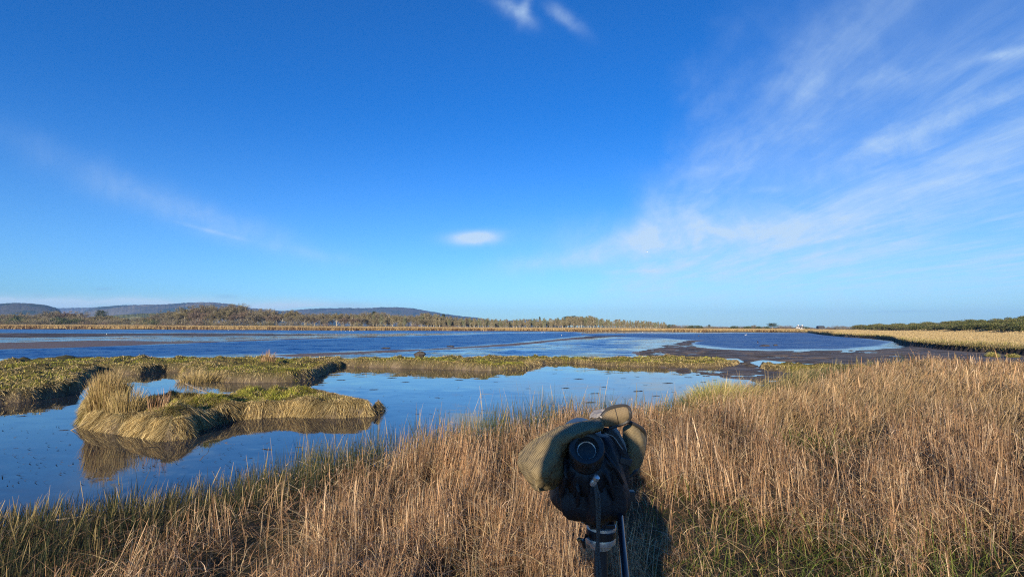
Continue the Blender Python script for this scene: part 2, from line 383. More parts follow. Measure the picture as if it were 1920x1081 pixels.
wet = np.where((gz == 0) | (gs < .1), 1.0, 0.0)
m = bpy.data.materials.new('ground'); m.use_nodes = True; n = NT(m.node_tree); b = n.n['Principled BSDF']
a = n.n.new('ShaderNodeAttribute'); a.attribute_name = 'Col'; a2 = n.n.new('ShaderNodeAttribute'); a2.attribute_name = 'wet'
geo = n.n.new('ShaderNodeNewGeometry'); nz = n.noise(geo.outputs['Position'], 6, 6, .65); nz2 = n.noise(geo.outputs['Position'], .8, 5, .6)
n.put(b.inputs['Base Color'], n.mix(n.m('MULTIPLY', n.ss(nz, .35, .7), .45), a.outputs['Color'], (.03, .025, .018, 1)))
rg = n.m('SUBTRACT', .9, n.m('MULTIPLY', a2.outputs['Fac'], n.m('ADD', .16, n.m('MULTIPLY', n.ss(nz2, .35, .65), .22))))
n.link(rg, b.inputs['Roughness']); b.inputs['Specular IOR Level'].default_value = .10
bp = n.n.new('ShaderNodeBump'); bp.inputs['Strength'].default_value = .7; bp.inputs['Distance'].default_value = .03; n.link(nz, bp.inputs['Height']); n.link(bp.outputs[0], b.inputs['Normal'])
g = mesh_np('ground', np.stack([gx, gy, gh], -1).reshape(-1, 3), grid_faces(*nshape, True), m, None, c.reshape(-1, 3), True, {'wet': wet.ravel()})
tag(g, 'mudflats and marshy ground around the estuary', None, None, 'structure')

# ------------------------------------------------------------ water
rw = [.5]
while rw[-1] < 900: rw.append(rw[-1] * (1.06 if rw[-1] < 5 else 1.012))
rw = np.array(rw); tw = np.concatenate([np.arange(-180, -55, 5.), np.arange(-55, 55, .4), np.arange(55, 180, 5.)])
RW, TW = np.meshgrid(rw, np.radians(tw), indexing='ij'); wx, wy = RW * np.sin(TW), RW * np.cos(TW)
wu, wv = proj(wx, wy, np.zeros_like(wx)); wu = np.where(wy > .5, wu, -3000); wv = np.where(wy > .5, wv, 3000)
def rip(poly, wdt=1.5): return sst(sdf(wu * .12, wv, [(a_ * .12, b_) for a_, b_ in poly]) + (fbm(wu * .012, wv * .5, 51) - .5) * 3, -wdt, wdt)
ch = rip([(-400, 662), (0, 655), (230, 648), (480, 638.5), (760, 630.5), (960, 624), (1075, 622.6), (1110, 628), (1060, 633), (960, 643), (800, 653), (700, 656), (560, 662), (480, 664), (250, 668), (0, 674), (-400, 690)])
fb = rip([(-400, 616), (0, 616), (600, 618.5), (960, 620), (1060, 622), (700, 625), (480, 624), (0, 624), (-400, 624)], 1)
lag = rip([(1090, 626), (1300, 624.5), (1515, 624), (1600, 633), (1665, 640), (1650, 648), (1560, 654), (1440, 655.5), (1350, 651), (1305, 645), (1310, 639), (1250, 634), (1110, 631)])
mid = rip([(640, 668), (800, 657), (960, 649), (1070, 638), (1190, 631), (1260, 636), (1200, 645), (1190, 668)])
fine = fbm(wu * .018, wv * .6, 52)
ripple = .10 + .16 * sst(fine, .45, .62) * (wv < 672)
ripple = np.maximum(ripple, ch * 1.15); ripple = np.maximum(ripple, fb * .85); ripple = np.maximum(ripple, lag * (1.3 + .5 * fine)); ripple = np.maximum(ripple, mid * (.15 + .6 * sst(fine, .38, .6)))
ripple = np.where((wv > 672) | (RW < 30), .020 + .03 * sst(fine, .42, .6), ripple)
m = bpy.data.materials.new('water'); m.use_nodes = True; n = NT(m.node_tree); b = n.n['Principled BSDF']
b.inputs['Base Color'].default_value = (.052, .040, .026, 1); b.inputs['Roughness'].default_value = .02; b.inputs['IOR'].default_value = 1.55
a = n.n.new('ShaderNodeAttribute'); a.attribute_name = 'ripple'; geo = n.n.new('ShaderNodeNewGeometry')
mp = n.n.new('ShaderNodeMapping'); mp.inputs['Scale'].default_value = (.55, 1.0, 1); mp.inputs['Rotation'].default_value = (0, 0, R(14)); n.link(geo.outputs['Position'], mp.inputs[0])
w1 = n.noise(mp.outputs[0], 1.5, 4, .6, .4); w2 = n.noise(mp.outputs[0], .22, 3, .5, .3); w3 = n.ss(n.noise(mp.outputs[0], .16, 4, .6), .32, .68)
hgt = n.m('ADD', n.m('MULTIPLY', w1, .62), n.m('MULTIPLY', w2, .45))
film = n.ss(n.noise(mp.outputs[0], .9, 6, .7, 1.2), .52, .70)
n.put(b.inputs['Base Color'], n.mix(n.m('MULTIPLY', film, .5), (.018, .024, .034, 1), (.070, .050, .036, 1)))

# ripples: slopes taken straight from vector noise, so they keep their steepness far away
va = n.n.new('ShaderNodeVectorMath'); va.operation = 'ADD'; n.link(n.noise(mp.outputs[0], 2.6, 3, .6, .3, 1), va.inputs[0]); n.link(n.noise(mp.outputs[0], .45, 3, .55, .3, 1), va.inputs[1])
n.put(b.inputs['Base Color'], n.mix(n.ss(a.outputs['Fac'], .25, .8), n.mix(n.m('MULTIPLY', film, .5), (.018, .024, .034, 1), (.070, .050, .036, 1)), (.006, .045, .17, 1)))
vb = n.n.new('ShaderNodeVectorMath'); vb.operation = 'SUBTRACT'; n.link(va.outputs[0], vb.inputs[0]); vb.inputs[1].default_value = (1.0, 1.0, 1.0)
amp = n.m('MULTIPLY', a.outputs['Fac'], n.m('ADD', .45, n.m('MULTIPLY', w3, 1.1)))
vc = n.n.new('ShaderNodeVectorMath'); vc.operation = 'SCALE'; n.link(vb.outputs[0], vc.inputs[0]); n.link(n.m('MULTIPLY', amp, 1.25), vc.inputs['Scale'])
n.put(b.inputs['Roughness'], n.m('ADD', n.m('ADD', .012, n.m('MULTIPLY', film, .04)), n.m('MULTIPLY', n.m('POWER', n.m('MAXIMUM', n.m('SUBTRACT', a.outputs['Fac'], .03), 0.0), .6), .30)))
vs_ = n.n.new('ShaderNodeSeparateXYZ'); n.link(vc.outputs[0], vs_.inputs[0])
vn = n.n.new('ShaderNodeVectorMath'); vn.operation = 'NORMALIZE'; n.link(n.xyz(vs_.outputs[0], vs_.outputs[1], 1.0), vn.inputs[0]); n.link(vn.outputs[0], b.inputs['Normal'])
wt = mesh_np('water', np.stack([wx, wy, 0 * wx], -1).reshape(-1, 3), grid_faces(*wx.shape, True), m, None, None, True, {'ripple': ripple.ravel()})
tag(wt, 'blue estuary channel and still marsh pool', None, None, 'structure')

# ------------------------------------------------------------ hills
def hill(name, prof, D0, thick, cols, label, seed):
    """ridge whose skyline follows prof; a real height field with depth"""
    us = np.linspace(prof[0][0], prof[-1][0], 420); ys = np.interp(us, [p[0] for p in prof], [p[1] for p in prof])
    ys = ys - (fbm(us * .25, us * 0, seed, 3) - .5) * 1.5
    zs = (613 + (us - 960) * .0021 - ys) / F * D0
    nr = 46; tt = np.linspace(-1, 1, nr)[:, None]
    shape = np.clip(1 - np.abs(tt) ** 1.7, 0, 1)
    Y = D0 + tt * thick; Xs = (us[None, :] - 960) / F * Y
    D_at = D0
    Zs = zs[None, :] * shape + H * 0 + (fbm(Xs * .004, Y * .004, seed + 3) - .5) * zs[None, :] * .35 * (1 - shape) * (1 + 0 * tt)
    Zs = np.where(np.abs(tt) > .98, -8, Zs)
    nn = fbm(Xs * .0045, Y * .004, seed + 6)[..., None]; n3 = fbm(Xs * .02, Y * .02, seed + 9)[..., None]
    c0, c1, c2 = [np.array(q) for q in cols]
    cc = c0 * (1 - sst(nn, .44, .48)) + c1 * sst(nn, .44, .48); cc = cc * (1 - sst(nn, .57, .60)) + c2 * sst(nn, .57, .60); cc = cc * (.75 + .5 * n3)
    o = mesh_np(name, np.stack([Xs, Y + 0 * Xs, Zs], -1).reshape(-1, 3), grid_faces(nr, len(us), False), M_HILL, None, cc.reshape(-1, 3), True)
    tag(o, label, None, None, 'structure'); return o
M_HILL = bpy.data.materials.new('hill'); M_HILL.use_nodes = True; n = NT(M_HILL.node_tree); b = n.n['Principled BSDF']; b.inputs['Roughness'].default_value = 1; b.inputs['Specular IOR Level'].default_value = 0
a = n.n.new('ShaderNodeAttribute'); a.attribute_name = 'Col'; geo = n.n.new('ShaderNodeNewGeometry'); nz = n.noise(geo.outputs['Position'], .03, 6, .7)
n.put(b.inputs['Base Color'], n.mix(n.m('MULTIPLY', n.ss(nz, .4, .65), .5), a.outputs['Color'], (.02, .03, .022, 1)))
bp = n.n.new('ShaderNodeBump'); bp.inputs['Distance'].default_value = 12; bp.inputs['Strength'].default_value = .8; n.link(nz, bp.inputs['Height']); n.link(bp.outputs[0], b.inputs['Normal'])
FOR = (.025, .045, .035); MOOR = (.08, .075, .062); HEA = (.15, .13, .09)
hill('hill', [(-900, 590), (-400, 574), (-100, 567), (-50, 568), (0, 568), (25, 567.2), (55, 567.6), (80, 570), (95, 573), (105, 576), (112, 580), (122, 590), (140, 606)], 2600, 500, (FOR, MOOR, FOR), 'dark wooded hill at the far left', 61)
hill('hill', [(60, 590), (100, 578), (120, 576.5), (160, 576), (185, 575.6), (230, 578), (280, 590)], 5600, 700, (MOOR, MOOR, HEA), 'pale brown moor plateau between the hills', 65)
hill('hill', [(130, 604), (150, 588), (165, 580), (185, 575), (220, 572), (240, 571), (300, 570.4), (340, 567.6), (370, 566), (395, 566.2), (420, 568), (445, 571), (465, 576), (500, 580), (540, 584), (600, 592), (640, 604)], 4200, 800, (FOR, MOOR, HEA), 'long rounded forested hill behind the tall trees', 71)
hill('hill', [(420, 590), (470, 583), (520, 583), (560, 580), (580, 578.4), (620, 577), (680, 577), (700, 576.6), (712, 575.2), (745, 575.4), (775, 577.4), (800, 582), (830, 587), (850, 590), (870, 592.6), (890, 594), (915, 599), (925, 606)], 5000, 900, (MOOR, FOR, MOOR), 'brown and blue moorland hill left of centre', 77)
hill('hill', [(860, 604), (900, 601), (940, 600.6), (965, 600.2), (985, 599.5), (992, 598), (1000, 600), (1020, 602), (1060, 606)], 6300, 500, (FOR, FOR, FOR), 'faint blue distant hill on the horizon', 83)
hill('hill', [(140, 596), (180, 592), (205, 590), (235, 588.4), (262, 586.6), (290, 585.4), (315, 585.2), (345, 587), (400, 600)], 1500, 180, ((.20, .21, .07), (.23, .22, .09), (.13, .14, .05)), 'pale green field rising behind the trees', 88)

# ------------------------------------------------------------ grass and reeds
def blades(name, bx, by, bz, L, wd, lx, ly, c0, c1, seg=3, droop=None, plume=None, pw=1.6, mat_=None, smooth=False):
    """curved strips: L length, lx/ly sideways travel of the tip as a share of L, droop how far the tip falls back"""
    Nn = len(bx); t = np.linspace(0, 1, seg + 1)[None, :]
    L_ = L[:, None]; lm = np.sqrt(lx ** 2 + ly ** 2)[:, None]
    X_ = bx[:, None] + lx[:, None] * L_ * t ** pw; Y_ = by[:, None] + ly[:, None] * L_ * t ** pw
    up = np.sqrt(np.clip(1 - lm ** 2 * .75, .06, 1))
    Z_ = bz[:, None] + L_ * t * up
    if droop is not None: Z_ = Z_ - droop[:, None] * L_ * t ** 2.4
    ph = rng.uniform(0, math.pi, Nn)[:, None]
    wp = wd[:, None] * (1 - .85 * t ** 2)
    if plume is not None: wp = np.where(plume[:, None], wd[:, None] * (.55 + 2.2 * np.exp(-((t - .86) / .11) ** 2)) * (t < .999) + wd[:, None] * .3 * (t >= .999), wp)
    sx, sy = np.cos(ph) * wp / 2, np.sin(ph) * wp / 2
    V_ = np.stack([np.stack([X_ - sx, Y_ - sy, Z_], -1), np.stack([X_ + sx, Y_ + sy, Z_], -1)], 2)    # N, S+1, 2, 3
    tt = t[..., None]
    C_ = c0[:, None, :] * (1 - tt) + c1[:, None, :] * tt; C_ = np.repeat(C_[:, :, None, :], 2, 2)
    k = (seg + 1) * 2; base = (np.arange(Nn) * k)[:, None]; s_ = (np.arange(seg) * 2)[None, :]
    f = np.stack([base + s_, base + s_ + 1, base + s_ + 3, base + s_ + 2], -1).reshape(-1, 4)
    return mesh_np(name, V_.reshape(-1, 3), f, mat_ or M_GRASS, None, C_.reshape(-1, 3), smooth)
def pal(k, cols, jit=.22):
    cols = np.array(cols); i = rng.integers(0, len(cols), k); return cols[i] * (1 + rng.uniform(-jit, jit, (k, 1)))
def polar(nn, r0, r1, a0, a1, pwr=1.0):
    r = r0 + (r1 - r0) * rng.random(nn) ** pwr; a_ = np.radians(rng.uniform(a0, a1, nn)); return r * np.sin(a_), r * np.cos(a_)
BROWN = [(.40, .235, .125), (.34, .19, .098), (.48, .31, .18), (.25, .135, .07), (.44, .27, .145), (.14, .075, .038), (.56, .40, .26)]
STRAW = [(.42, .31, .14), (.35, .26, .11), (.48, .37, .18), (.28, .22, .08)]
RUSH = [(.045, .062, .032), (.06, .078, .038), (.032, .046, .026), (.10, .095, .045), (.055, .082, .028)]
GREEN = [(.09, .13, .024), (.13, .175, .035), (.20, .22, .05), (.065, .095, .022)]

# --- bank in the foreground
def keep_clear(x, y): return (np.hypot(x, y) > 1.15) & ((np.hypot(x - .13, y - .92) > .12))
nA = 430000
x, y = polar(nA, .9, 27, -60, 62, .92)
h, s, z, u, v = land(x, y)
k = (z == 4) & (s > -.45) & keep_clear(x, y); x, y, h, s, u = x[k], y[k], h[k], s[k], u[k]; r = np.hypot(x, y)
patch = fbm(x * .55, y * .55, 101); fine_ = fbm(x * 2.6, y * 2.6, 102, 3)
right_green = sst(u, 1150, 1500) * (1 - sst(r + (patch - .5) * 3, 3.0, 5.2))           # green grass low on the right
green = np.clip(right_green * .85 + sst(patch, .57, .66) * .8 * (r < 8), 0, 1)
vf = fbm(x * 6.5, y * 6.5, 103, 2); hole = sst(fbm(x * 1.25, y * 1.25, 104, 3) + .05 * sst(u, 1150, 1400), .56, .61) * (s > .8); gaps = sst(fine_ * .6 + vf * .4, .36, .54) * (1 - .97 * hole)
rush = 1 - sst(s + (fine_ - .5) * 1.1, .5, 1.7) ; rush = rush * (1 - sst(u, 1150, 1400) * .75)
slim = np.interp(u, [-400, 0, 300, 600, 900, 1200], [4.6, 3.9, 2.9, 1.95, 1.2, .7]) + (patch - .5) * 1.5; left_rush = 1 - sst(s, slim - .7, slim + .5); rush = np.clip(np.maximum(rush, left_rush), 0, 1)
tuss = np.exp(-(((u - 1345) / 55) ** 2 + ((r - 12.6) / 1.8) ** 2)) + .7 * np.exp(-(((u - 1470) / 40) ** 2 + ((r - 17.5) / 2) ** 2))
farstraw = sst(r + (patch - .5) * 5, 6.5, 11) * sst(u, 1150, 1400)
q = rng.random(len(x))
isR = (q < rush) & ~(rng.random(len(x)) < tuss * 1.2); isG = (~isR) & (rng.random(len(x)) < green * (1 - .6 * hole)); isT = (rng.random(len(x)) < np.clip(tuss, 0, 1) * .95) & ~isR; isG &= ~isT
isS = (~isR) & (~isG) & (~isT) & (rng.random(len(x)) < farstraw * .85); isB = ~(isR | isG | isT | isS)
drop = ((isB | isR) & (rng.random(len(x)) > np.where(isB, .05 + .92 * gaps, .30 + .65 * gaps)))
keep = ~drop
L = np.where(isR, rng.uniform(.38, .72, len(x)), np.where(isG, rng.uniform(.18, .42, len(x)), np.where(isT, rng.uniform(.6, 1.0, len(x)), np.where(isS, rng.uniform(.22, .5, len(x)), rng.uniform(.26, .60, len(x))))))
L = L * (.72 + .5 * patch) * np.where(isB, (.55 + .75 * fine_) * (1 - .35 * right_green), 1) * (1 - .25 * sst(u, 300, -100) * isR)
tall = isR & (rng.random(len(x)) < .07); L = np.where(tall, L * 1.25, L) * (.68 + .32 * sst(r, 2.2, 5.5))
L = L * (1 + .15 * sst(u, 1600, 1750) * sst(r, 12, 17))
L *= np.where(isR, .50 + .60 * sst(u, 300, 950) * (1 - .45 * sst(u, 1050, 1200)), 1)
wd = np.maximum(.0031, r * .00098) * rng.uniform(.6, 1.35, len(x)) * np.where(isG, 1.35, np.where(isR, .75, 1))
la = fbm(x * .8, y * .8, 105) * 12 + rng.normal(0, 1.6, len(x)); lm = np.where(isR, .22, np.where(isG, .75, np.where(isT, .62, np.where(isS, .5, .13)))) * rng.uniform(.1, 1.7, len(x))
stray = rng.random(len(x)) < .08 + .34 * sst(fbm(x * .8, y * .8, 109), .52, .62); lm = np.where(stray & ~isR, rng.uniform(.6, 1.0, len(x)), lm)
wx_ = x * 3.1 + 1.4 * fbm(x * 2, y * 2, 151); wy_ = y * 3.1 + 1.4 * fbm(x * 2, y * 2, 152)
ce = [vnoise(np.floor(wx_), np.floor(wy_), 160 + i_) for i_ in range(4)]
L = L * np.where(isB | isS | isR, .72 + .52 * ce[0], 1)
wind = .04
lx, ly = np.cos(la) * lm + wind, np.sin(la) * lm + .05
lx = lx + (ce[1] - .5) * .34; ly = ly + (ce[2] - .5) * .34; lx = np.where(isT | isS, lx * .5 + .45, lx)
mag = np.maximum(1, np.hypot(lx, ly) / 1.05); lx /= mag; ly /= mag
c0 = np.zeros((len(x), 3)); c1 = c0.copy(); t_ = len(x)
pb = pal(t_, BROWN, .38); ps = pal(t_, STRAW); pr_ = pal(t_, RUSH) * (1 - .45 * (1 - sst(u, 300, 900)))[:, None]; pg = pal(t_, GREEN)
hue = (fbm(x * .45, y * .45, 107)[:, None] - .5) * 1.1
pb = pb * (1 + hue * np.array([.8, .75, .6])) * np.array([.93, .98, .99]) * (.66 + .62 * ce[3])[:, None]
c0 = np.where(isR[:, None], pr_ * .6, np.where(isG[:, None], pg * .8, np.where(isT[:, None], ps * .5 + pg * .5, np.where(isS[:, None], ps * .35 + pb * .35, pb * .74))))  # reed bases darker: partly their own colour, partly painted shade to deepen gaps
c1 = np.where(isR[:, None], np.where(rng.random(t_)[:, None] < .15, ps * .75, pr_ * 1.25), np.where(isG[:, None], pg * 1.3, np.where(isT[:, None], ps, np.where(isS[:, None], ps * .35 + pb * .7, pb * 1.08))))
dr = np.where(isG | isT, .3, np.where(isS, .2, np.where(stray, .65, .0))) * rng.uniform(.1, 1.3, t_)
c1 = np.where(tall[:, None], ps * 1.0, c1)
pl = (tall & (rng.random(t_) < .7)) | (isR & (rng.random(t_) < .08)) | (isB & (rng.random(t_) < .10))
def emit(name, sel, label, cat_kind='stuff', seg=3, pw=1.6):
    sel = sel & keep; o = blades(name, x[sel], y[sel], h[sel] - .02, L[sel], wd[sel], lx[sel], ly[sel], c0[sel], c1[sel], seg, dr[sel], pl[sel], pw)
    return tag(o, label, None, None, 'stuff')
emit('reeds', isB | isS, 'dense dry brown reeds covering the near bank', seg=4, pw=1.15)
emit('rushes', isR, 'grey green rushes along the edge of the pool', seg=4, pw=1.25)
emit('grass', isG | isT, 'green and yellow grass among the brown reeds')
# dead leaves hanging from the stems, and long bent straws over the top
sb = np.flatnonzero(isB & keep); sel = rng.choice(sb, min(len(sb), 140000), False); t_ = len(sel); fr = rng.uniform(.25, .95, t_)
bx_ = x[sel] + lx[sel] * L[sel] * fr ** 1.15; by_ = y[sel] + ly[sel] * L[sel] * fr ** 1.15; bz_ = h[sel] + L[sel] * fr * .97
a_ = rng.uniform(0, 6.28, t_); lf = rng.uniform(.06, .22, t_); cl_ = pal(t_, BROWN + [(.50, .38, .22)], .3)
o = blades('dead_leaves', bx_, by_, bz_, lf, np.maximum(.004, np.hypot(bx_, by_) * .001), np.cos(a_) * .9, np.sin(a_) * .9, cl_, cl_ * 1.0, 3, rng.uniform(.2, 1.5, t_)); tag(o, 'curled dead leaves hanging from the reed stems', None, None, 'stuff')
sel = rng.choice(sb, 4500, False); t_ = len(sel); a_ = rng.normal(2.9, 1.3, t_) ; cl_ = pal(t_, [(.54, .42, .24), (.46, .35, .19), (.4, .3, .15)], .15)
o = blades('bent_straws', x[sel], y[sel], h[sel] + L[sel] * .25, rng.uniform(.35, .85, t_), np.maximum(.0045, np.hypot(x[sel], y[sel]) * .0013), np.cos(a_) * .95, np.sin(a_) * .95, cl_, cl_, 5, rng.uniform(.3, .9, t_)); tag(o, 'long pale straws bent over the reeds', None, None, 'stuff')
# dead litter lying under the reeds
nL = 36000
x, y = polar(nL, .9, 14, -62, 64, 1.0); h, s, z, u, v = land(x, y); k = (z == 4) & (s > .1) & (np.hypot(x, y) > .9); x, y, h, u = x[k], y[k], h[k], u[k]; r = np.hypot(x, y); t_ = len(x)
a_ = rng.uniform(0, 6.28, t_); pb = pal(t_, BROWN + GREEN[:1], .3) * .55
o = blades('leaf_litter', x, y, h + rng.uniform(0, .09, t_), rng.uniform(.12, .4, t_), np.maximum(.0035, r * .001), np.cos(a_) * 1.0, np.sin(a_) * 1.0, pb, pb, 3, rng.uniform(.0, .35, t_))
tag(o, 'flattened dead stems lying beneath the reeds', None, None, 'stuff')

# --- turf of the marsh, island and islet
def turf_on(zid, name, label, nn, box, a_rng, dens_pow, Lr, hang_n, green_amt):
    x, y = polar(int(nn * 3.0), box[0], box[1], a_rng[0], a_rng[1], dens_pow); h, s, z, u, v = land(x, y)
    k = ((s < .55) | (rng.random(len(x)) < .42)) & (z == zid) & (s > -.10) & (h > -.04); x, y, h, s, u = x[k], y[k], h[k], s[k], u[k]; r = np.hypot(x, y)
    e = .06; hx = land(x + e, y)[0] - h; hy_ = land(x, y + e)[0] - h; steep = sst(np.hypot(hx, hy_) / e, .25, 1.1); gm = np.hypot(hx, hy_) + 1e-6; ox, oy = -hx / gm, -hy_ / gm     # outwards
    edge_ = np.maximum(1 - sst(s, .10, .45), steep * .9)
    kp = rng.random(len(x)) > edge_ * sst(fbm(x * 2.6, y * 2.6, 131, 3), .54, .68) * (0 if zid == 3 else .5); x, y, h, s, u, r, ox, oy, edge_ = [q_[kp] for q_ in (x, y, h, s, u, r, ox, oy, edge_)]
    t_ = len(x); pn = fbm(x * .9, y * .9, 120 + zid); pn2 = fbm(x * .3, y * .3, 121 + zid)
    wx_ = x * 3.4 + 1.6 * fbm(x * 2.2, y * 2.2, 171); wy_ = y * 3.4 + 1.6 * fbm(x * 2.2, y * 2.2, 172); ce = [vnoise(np.floor(wx_), np.floor(wy_), 180 + i_) for i_ in range(4)]
    L = rng.uniform(*Lr, t_) * (.7 + .6 * pn) * ((.65 + .7 * ce[0]) if zid == 2 else (.62 + .3 * ce[0])) * (1 - .10 * edge_)
    a_ = fbm(x * .7, y * .7, 123) * 14 + rng.normal(0, .6, t_); f = .75
    lx = np.cos(a_) * f * (1 - edge_) + ox * edge_ * .85 + rng.normal(0, .32, t_) + (ce[1] - .5) * (.8 if zid == 2 else .4); ly = np.sin(a_) * f * (1 - edge_) + oy * edge_ * .85 + rng.normal(0, .32, t_) + (ce[2] - .5) * (.8 if zid == 2 else .4)
    dr = edge_ * rng.uniform(.7, 1.5, t_) + .35 * (1 - edge_)
    gg = np.clip(green_amt + (pn - .5) * 2.0 + (pn2 - .5) * 1.2 - edge_ * .85, 0, 1)[:, None]
    cg = pal(t_, [(.24, .25, .035), (.33, .32, .05), (.42, .37, .08), (.16, .175, .028)], .25); cs = pal(t_, [(.52, .40, .18), (.42, .31, .13), (.62, .50, .25), (.22, .15, .06)], .35)
    pick = rng.random((t_, 1)) < gg; cc = np.where(pick, cg, cs); br = sst(fbm(x * .5, y * .5, 127), .55, .66)[:, None] * (1 - edge_[:, None]) * (1 - green_amt * .6)
    cc = cc * (1 - br) + pal(t_, [(.16, .10, .05), (.22, .15, .07)], .25) * br
    cc = cc * ((.62 + .72 * ce[3]) if zid == 2 else (.92 + .35 * ce[3]))[:, None]
    wd = np.maximum(.004, r * .00062) * rng.uniform(.7, 1.4, t_)
    mag = np.maximum(1, np.hypot(lx, ly) / 1.05)
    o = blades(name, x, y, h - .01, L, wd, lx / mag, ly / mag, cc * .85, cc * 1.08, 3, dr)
    tag(o, label, None, None, 'stuff')
turf_on(2, 'island_grass', 'green and straw turf draped over the pool island', 170000, (8.6, 17.5), (-42, -11), 1.0, (.07, .20), 0, .72)
turf_on(1, 'marsh_grass', 'mossy green turf on the long marsh strip', 230000, (12.5, 36), (-54, 26), 1.0, (.09, .23), 0, .70)
turf_on(3, 'islet_grass', 'yellow green turf on the low islet near the mud', 16000, (22, 30), (24, 38), 1.0, (.12, .26), 0, .7)

# --- far reed belt and the golden grass on the right bank
x, y = [], []
uu = rng.uniform(-120, 1560, 150000); Dn = H * F / (shore_px(uu) - (613 + (uu - 960) * .0021)); dd = Dn + rng.random(150000) ** 1.4 * np.interp(uu, [0, 600, 1500], [45, 35, 60]) + 1
x = (uu - 960) / F * dd; y = dd; h, s, z, u, v = land(x, y); k = (z == 5) & (s > .5); x, y, h, u = x[k], y[k], h[k], u[k]; t_ = len(x); r = np.hypot(x, y)
L = np.interp(u, [-500, 0, 300, 600, 960, 1500], [2.9, 2.9, 2.5, 2.0, 1.4, 1.0]) * rng.uniform(.85, 1.05, t_)
cs = pal(t_, [(.50, .37, .18), (.45, .32, .15), (.54, .41, .21)], .05)
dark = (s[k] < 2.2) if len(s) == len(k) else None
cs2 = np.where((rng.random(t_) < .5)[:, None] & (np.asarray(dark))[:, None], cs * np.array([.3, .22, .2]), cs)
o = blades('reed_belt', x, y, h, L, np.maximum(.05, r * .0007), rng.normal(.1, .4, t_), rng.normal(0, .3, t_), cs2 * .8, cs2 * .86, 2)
tag(o, 'pale golden reed belt along the far shore', None, None, 'stuff')
nn = 190000; uu = rng.uniform(1500, 2300, nn); Dn = H * F / (shore_px(uu) - (613 + (uu - 960) * .0021)); Dm = np.interp(uu, [1500, 1620, 1700, 1800, 1900, 2500], [400, 270, 215, 165, 130, 95])
dd = Dn + (Dm - Dn + 14) * rng.random(nn) ** 1.6; x = (uu - 960) / F * dd; y = dd; h, s, z, u, v = land(x, y); k = (z == 5) & (s > .25); x, y, h, s, u = x[k], y[k], h[k], s[k], u[k]; t_ = len(x); r = np.hypot(x, y)
e_ = 1 - sst(s, .4, 2.5); gr_ = (1 - sst(s + (fbm(x * .2, y * .2, 140) - .5) * 10, 1, 9))[:, None]
cs = pal(t_, [(.47, .35, .17), (.40, .29, .13), (.53, .41, .22)], .15); cg = pal(t_, [(.30, .27, .08), (.36, .31, .11), (.22, .20, .07)], .2); pk = rng.random((t_, 1)) < gr_ * .5; cc = np.where(pk, cg, cs)
o = blades('bank_grass', x, y, h - .02, rng.uniform(.3, .6, t_), np.maximum(.016, r * .0008), rng.normal(.4, .45, t_) - e_ * .2, rng.normal(0, .25, t_) - e_ * .6, cc * .8, cc, 3, .1 + e_ * .6)
tag(o, 'golden grass on the low bank at the right', None, None, 'stuff')

# ------------------------------------------------------------ plants that stand alone
def clump(name, cx, cy, rad, nn, Lr, cols, lean, label, cat, wmin=.008, zoff=0, drp=.0, group=None):
    a_ = rng.uniform(0, 6.283, nn); q_ = rad * np.sqrt(rng.random(nn)); x = cx + np.cos(a_) * q_; y = cy + np.sin(a_) * q_ * .8; h = land(x, y)[0]
    h = np.maximum(h, -.05) + zoff; L = rng.uniform(*Lr, nn) * (1 - .4 * (q_ / rad) ** 2); r = math.hypot(cx, cy)
    c = pal(nn, cols, .2); base = np.stack([x, y, h], -1)
    h0 = float(np.median(h)); o = blades(name, x - cx, y - cy, h - h0, L, np.full(nn, max(wmin * .6, r * .00062)) * rng.uniform(.6, 1.3, nn), np.cos(a_) * lean * q_ / rad + rng.normal(.05, .12, nn), np.sin(a_) * lean * q_ / rad + rng.normal(0, .12, nn), c * .75, c * 1.1, 4, np.full(nn, drp), rng.random(nn) < .2)
    o.location = (cx, cy, h0); return tag(o, label, cat, group)
gp = lambda px, py, z_=0.0: tuple(float(q) for q in ground_pt(px, py, z_))
cx, cy = gp(200, 786, .1); clump('reed_clump', cx, cy, .36, 3600, (.40, .90), STRAW + [(.42, .29, .14)], .16, 'tall straw coloured reed clump on the left end of the island', 'reeds', .008)
cx, cy = gp(238, 770, .35); clump('reed_clump', cx, cy, .36, 700, (.25, .6), STRAW, .3, 'sparser dry stems just right of the tall island reed clump', 'reeds', .006)
cx, cy = gp(298, 768, .4); clump('reed_clump', cx, cy, .22, 70, (.3, .6), BROWN, .2, 'thin brown upright stems on the middle of the island', 'reeds', .006)
cx, cy = gp(503, 682, .35); clump('reed_clump', cx, cy, .30, 260, (.35, .72), [(.36, .23, .12), (.42, .29, .15)], .25, 'lone brown reed tuft standing up from the marsh strip', 'reeds', .01)
cx, cy = gp(372, 700, .3); clump('reed_clump', cx, cy, .75, 700, (.3, .55), STRAW, .5, 'pale straw grass clump at the corner of the marsh strip', 'grass clump', .01)
for (u_, D_, rd, nn_, Lr_, lb) in ((1335, 11.6, .62, 4500, (.55, 1.05), 'big yellow green tussock leaning over the pool edge right of the scope'), (1415, 14.2, .5, 1100, (.3, .62), 'lower olive tussock at the pool edge beyond the big yellow one'), (1500, 17.0, .6, 1100, (.3, .6), 'straw tussock on the bank in front of the low islet')):
    clump('grass_tussock', (u_ - 960) / F * D_, D_, rd, nn_, Lr_, [(.34, .31, .08), (.44, .38, .12), (.22, .24, .05), (.52, .44, .20)], .6, lb, 'tussock', .012, -.02, .15)
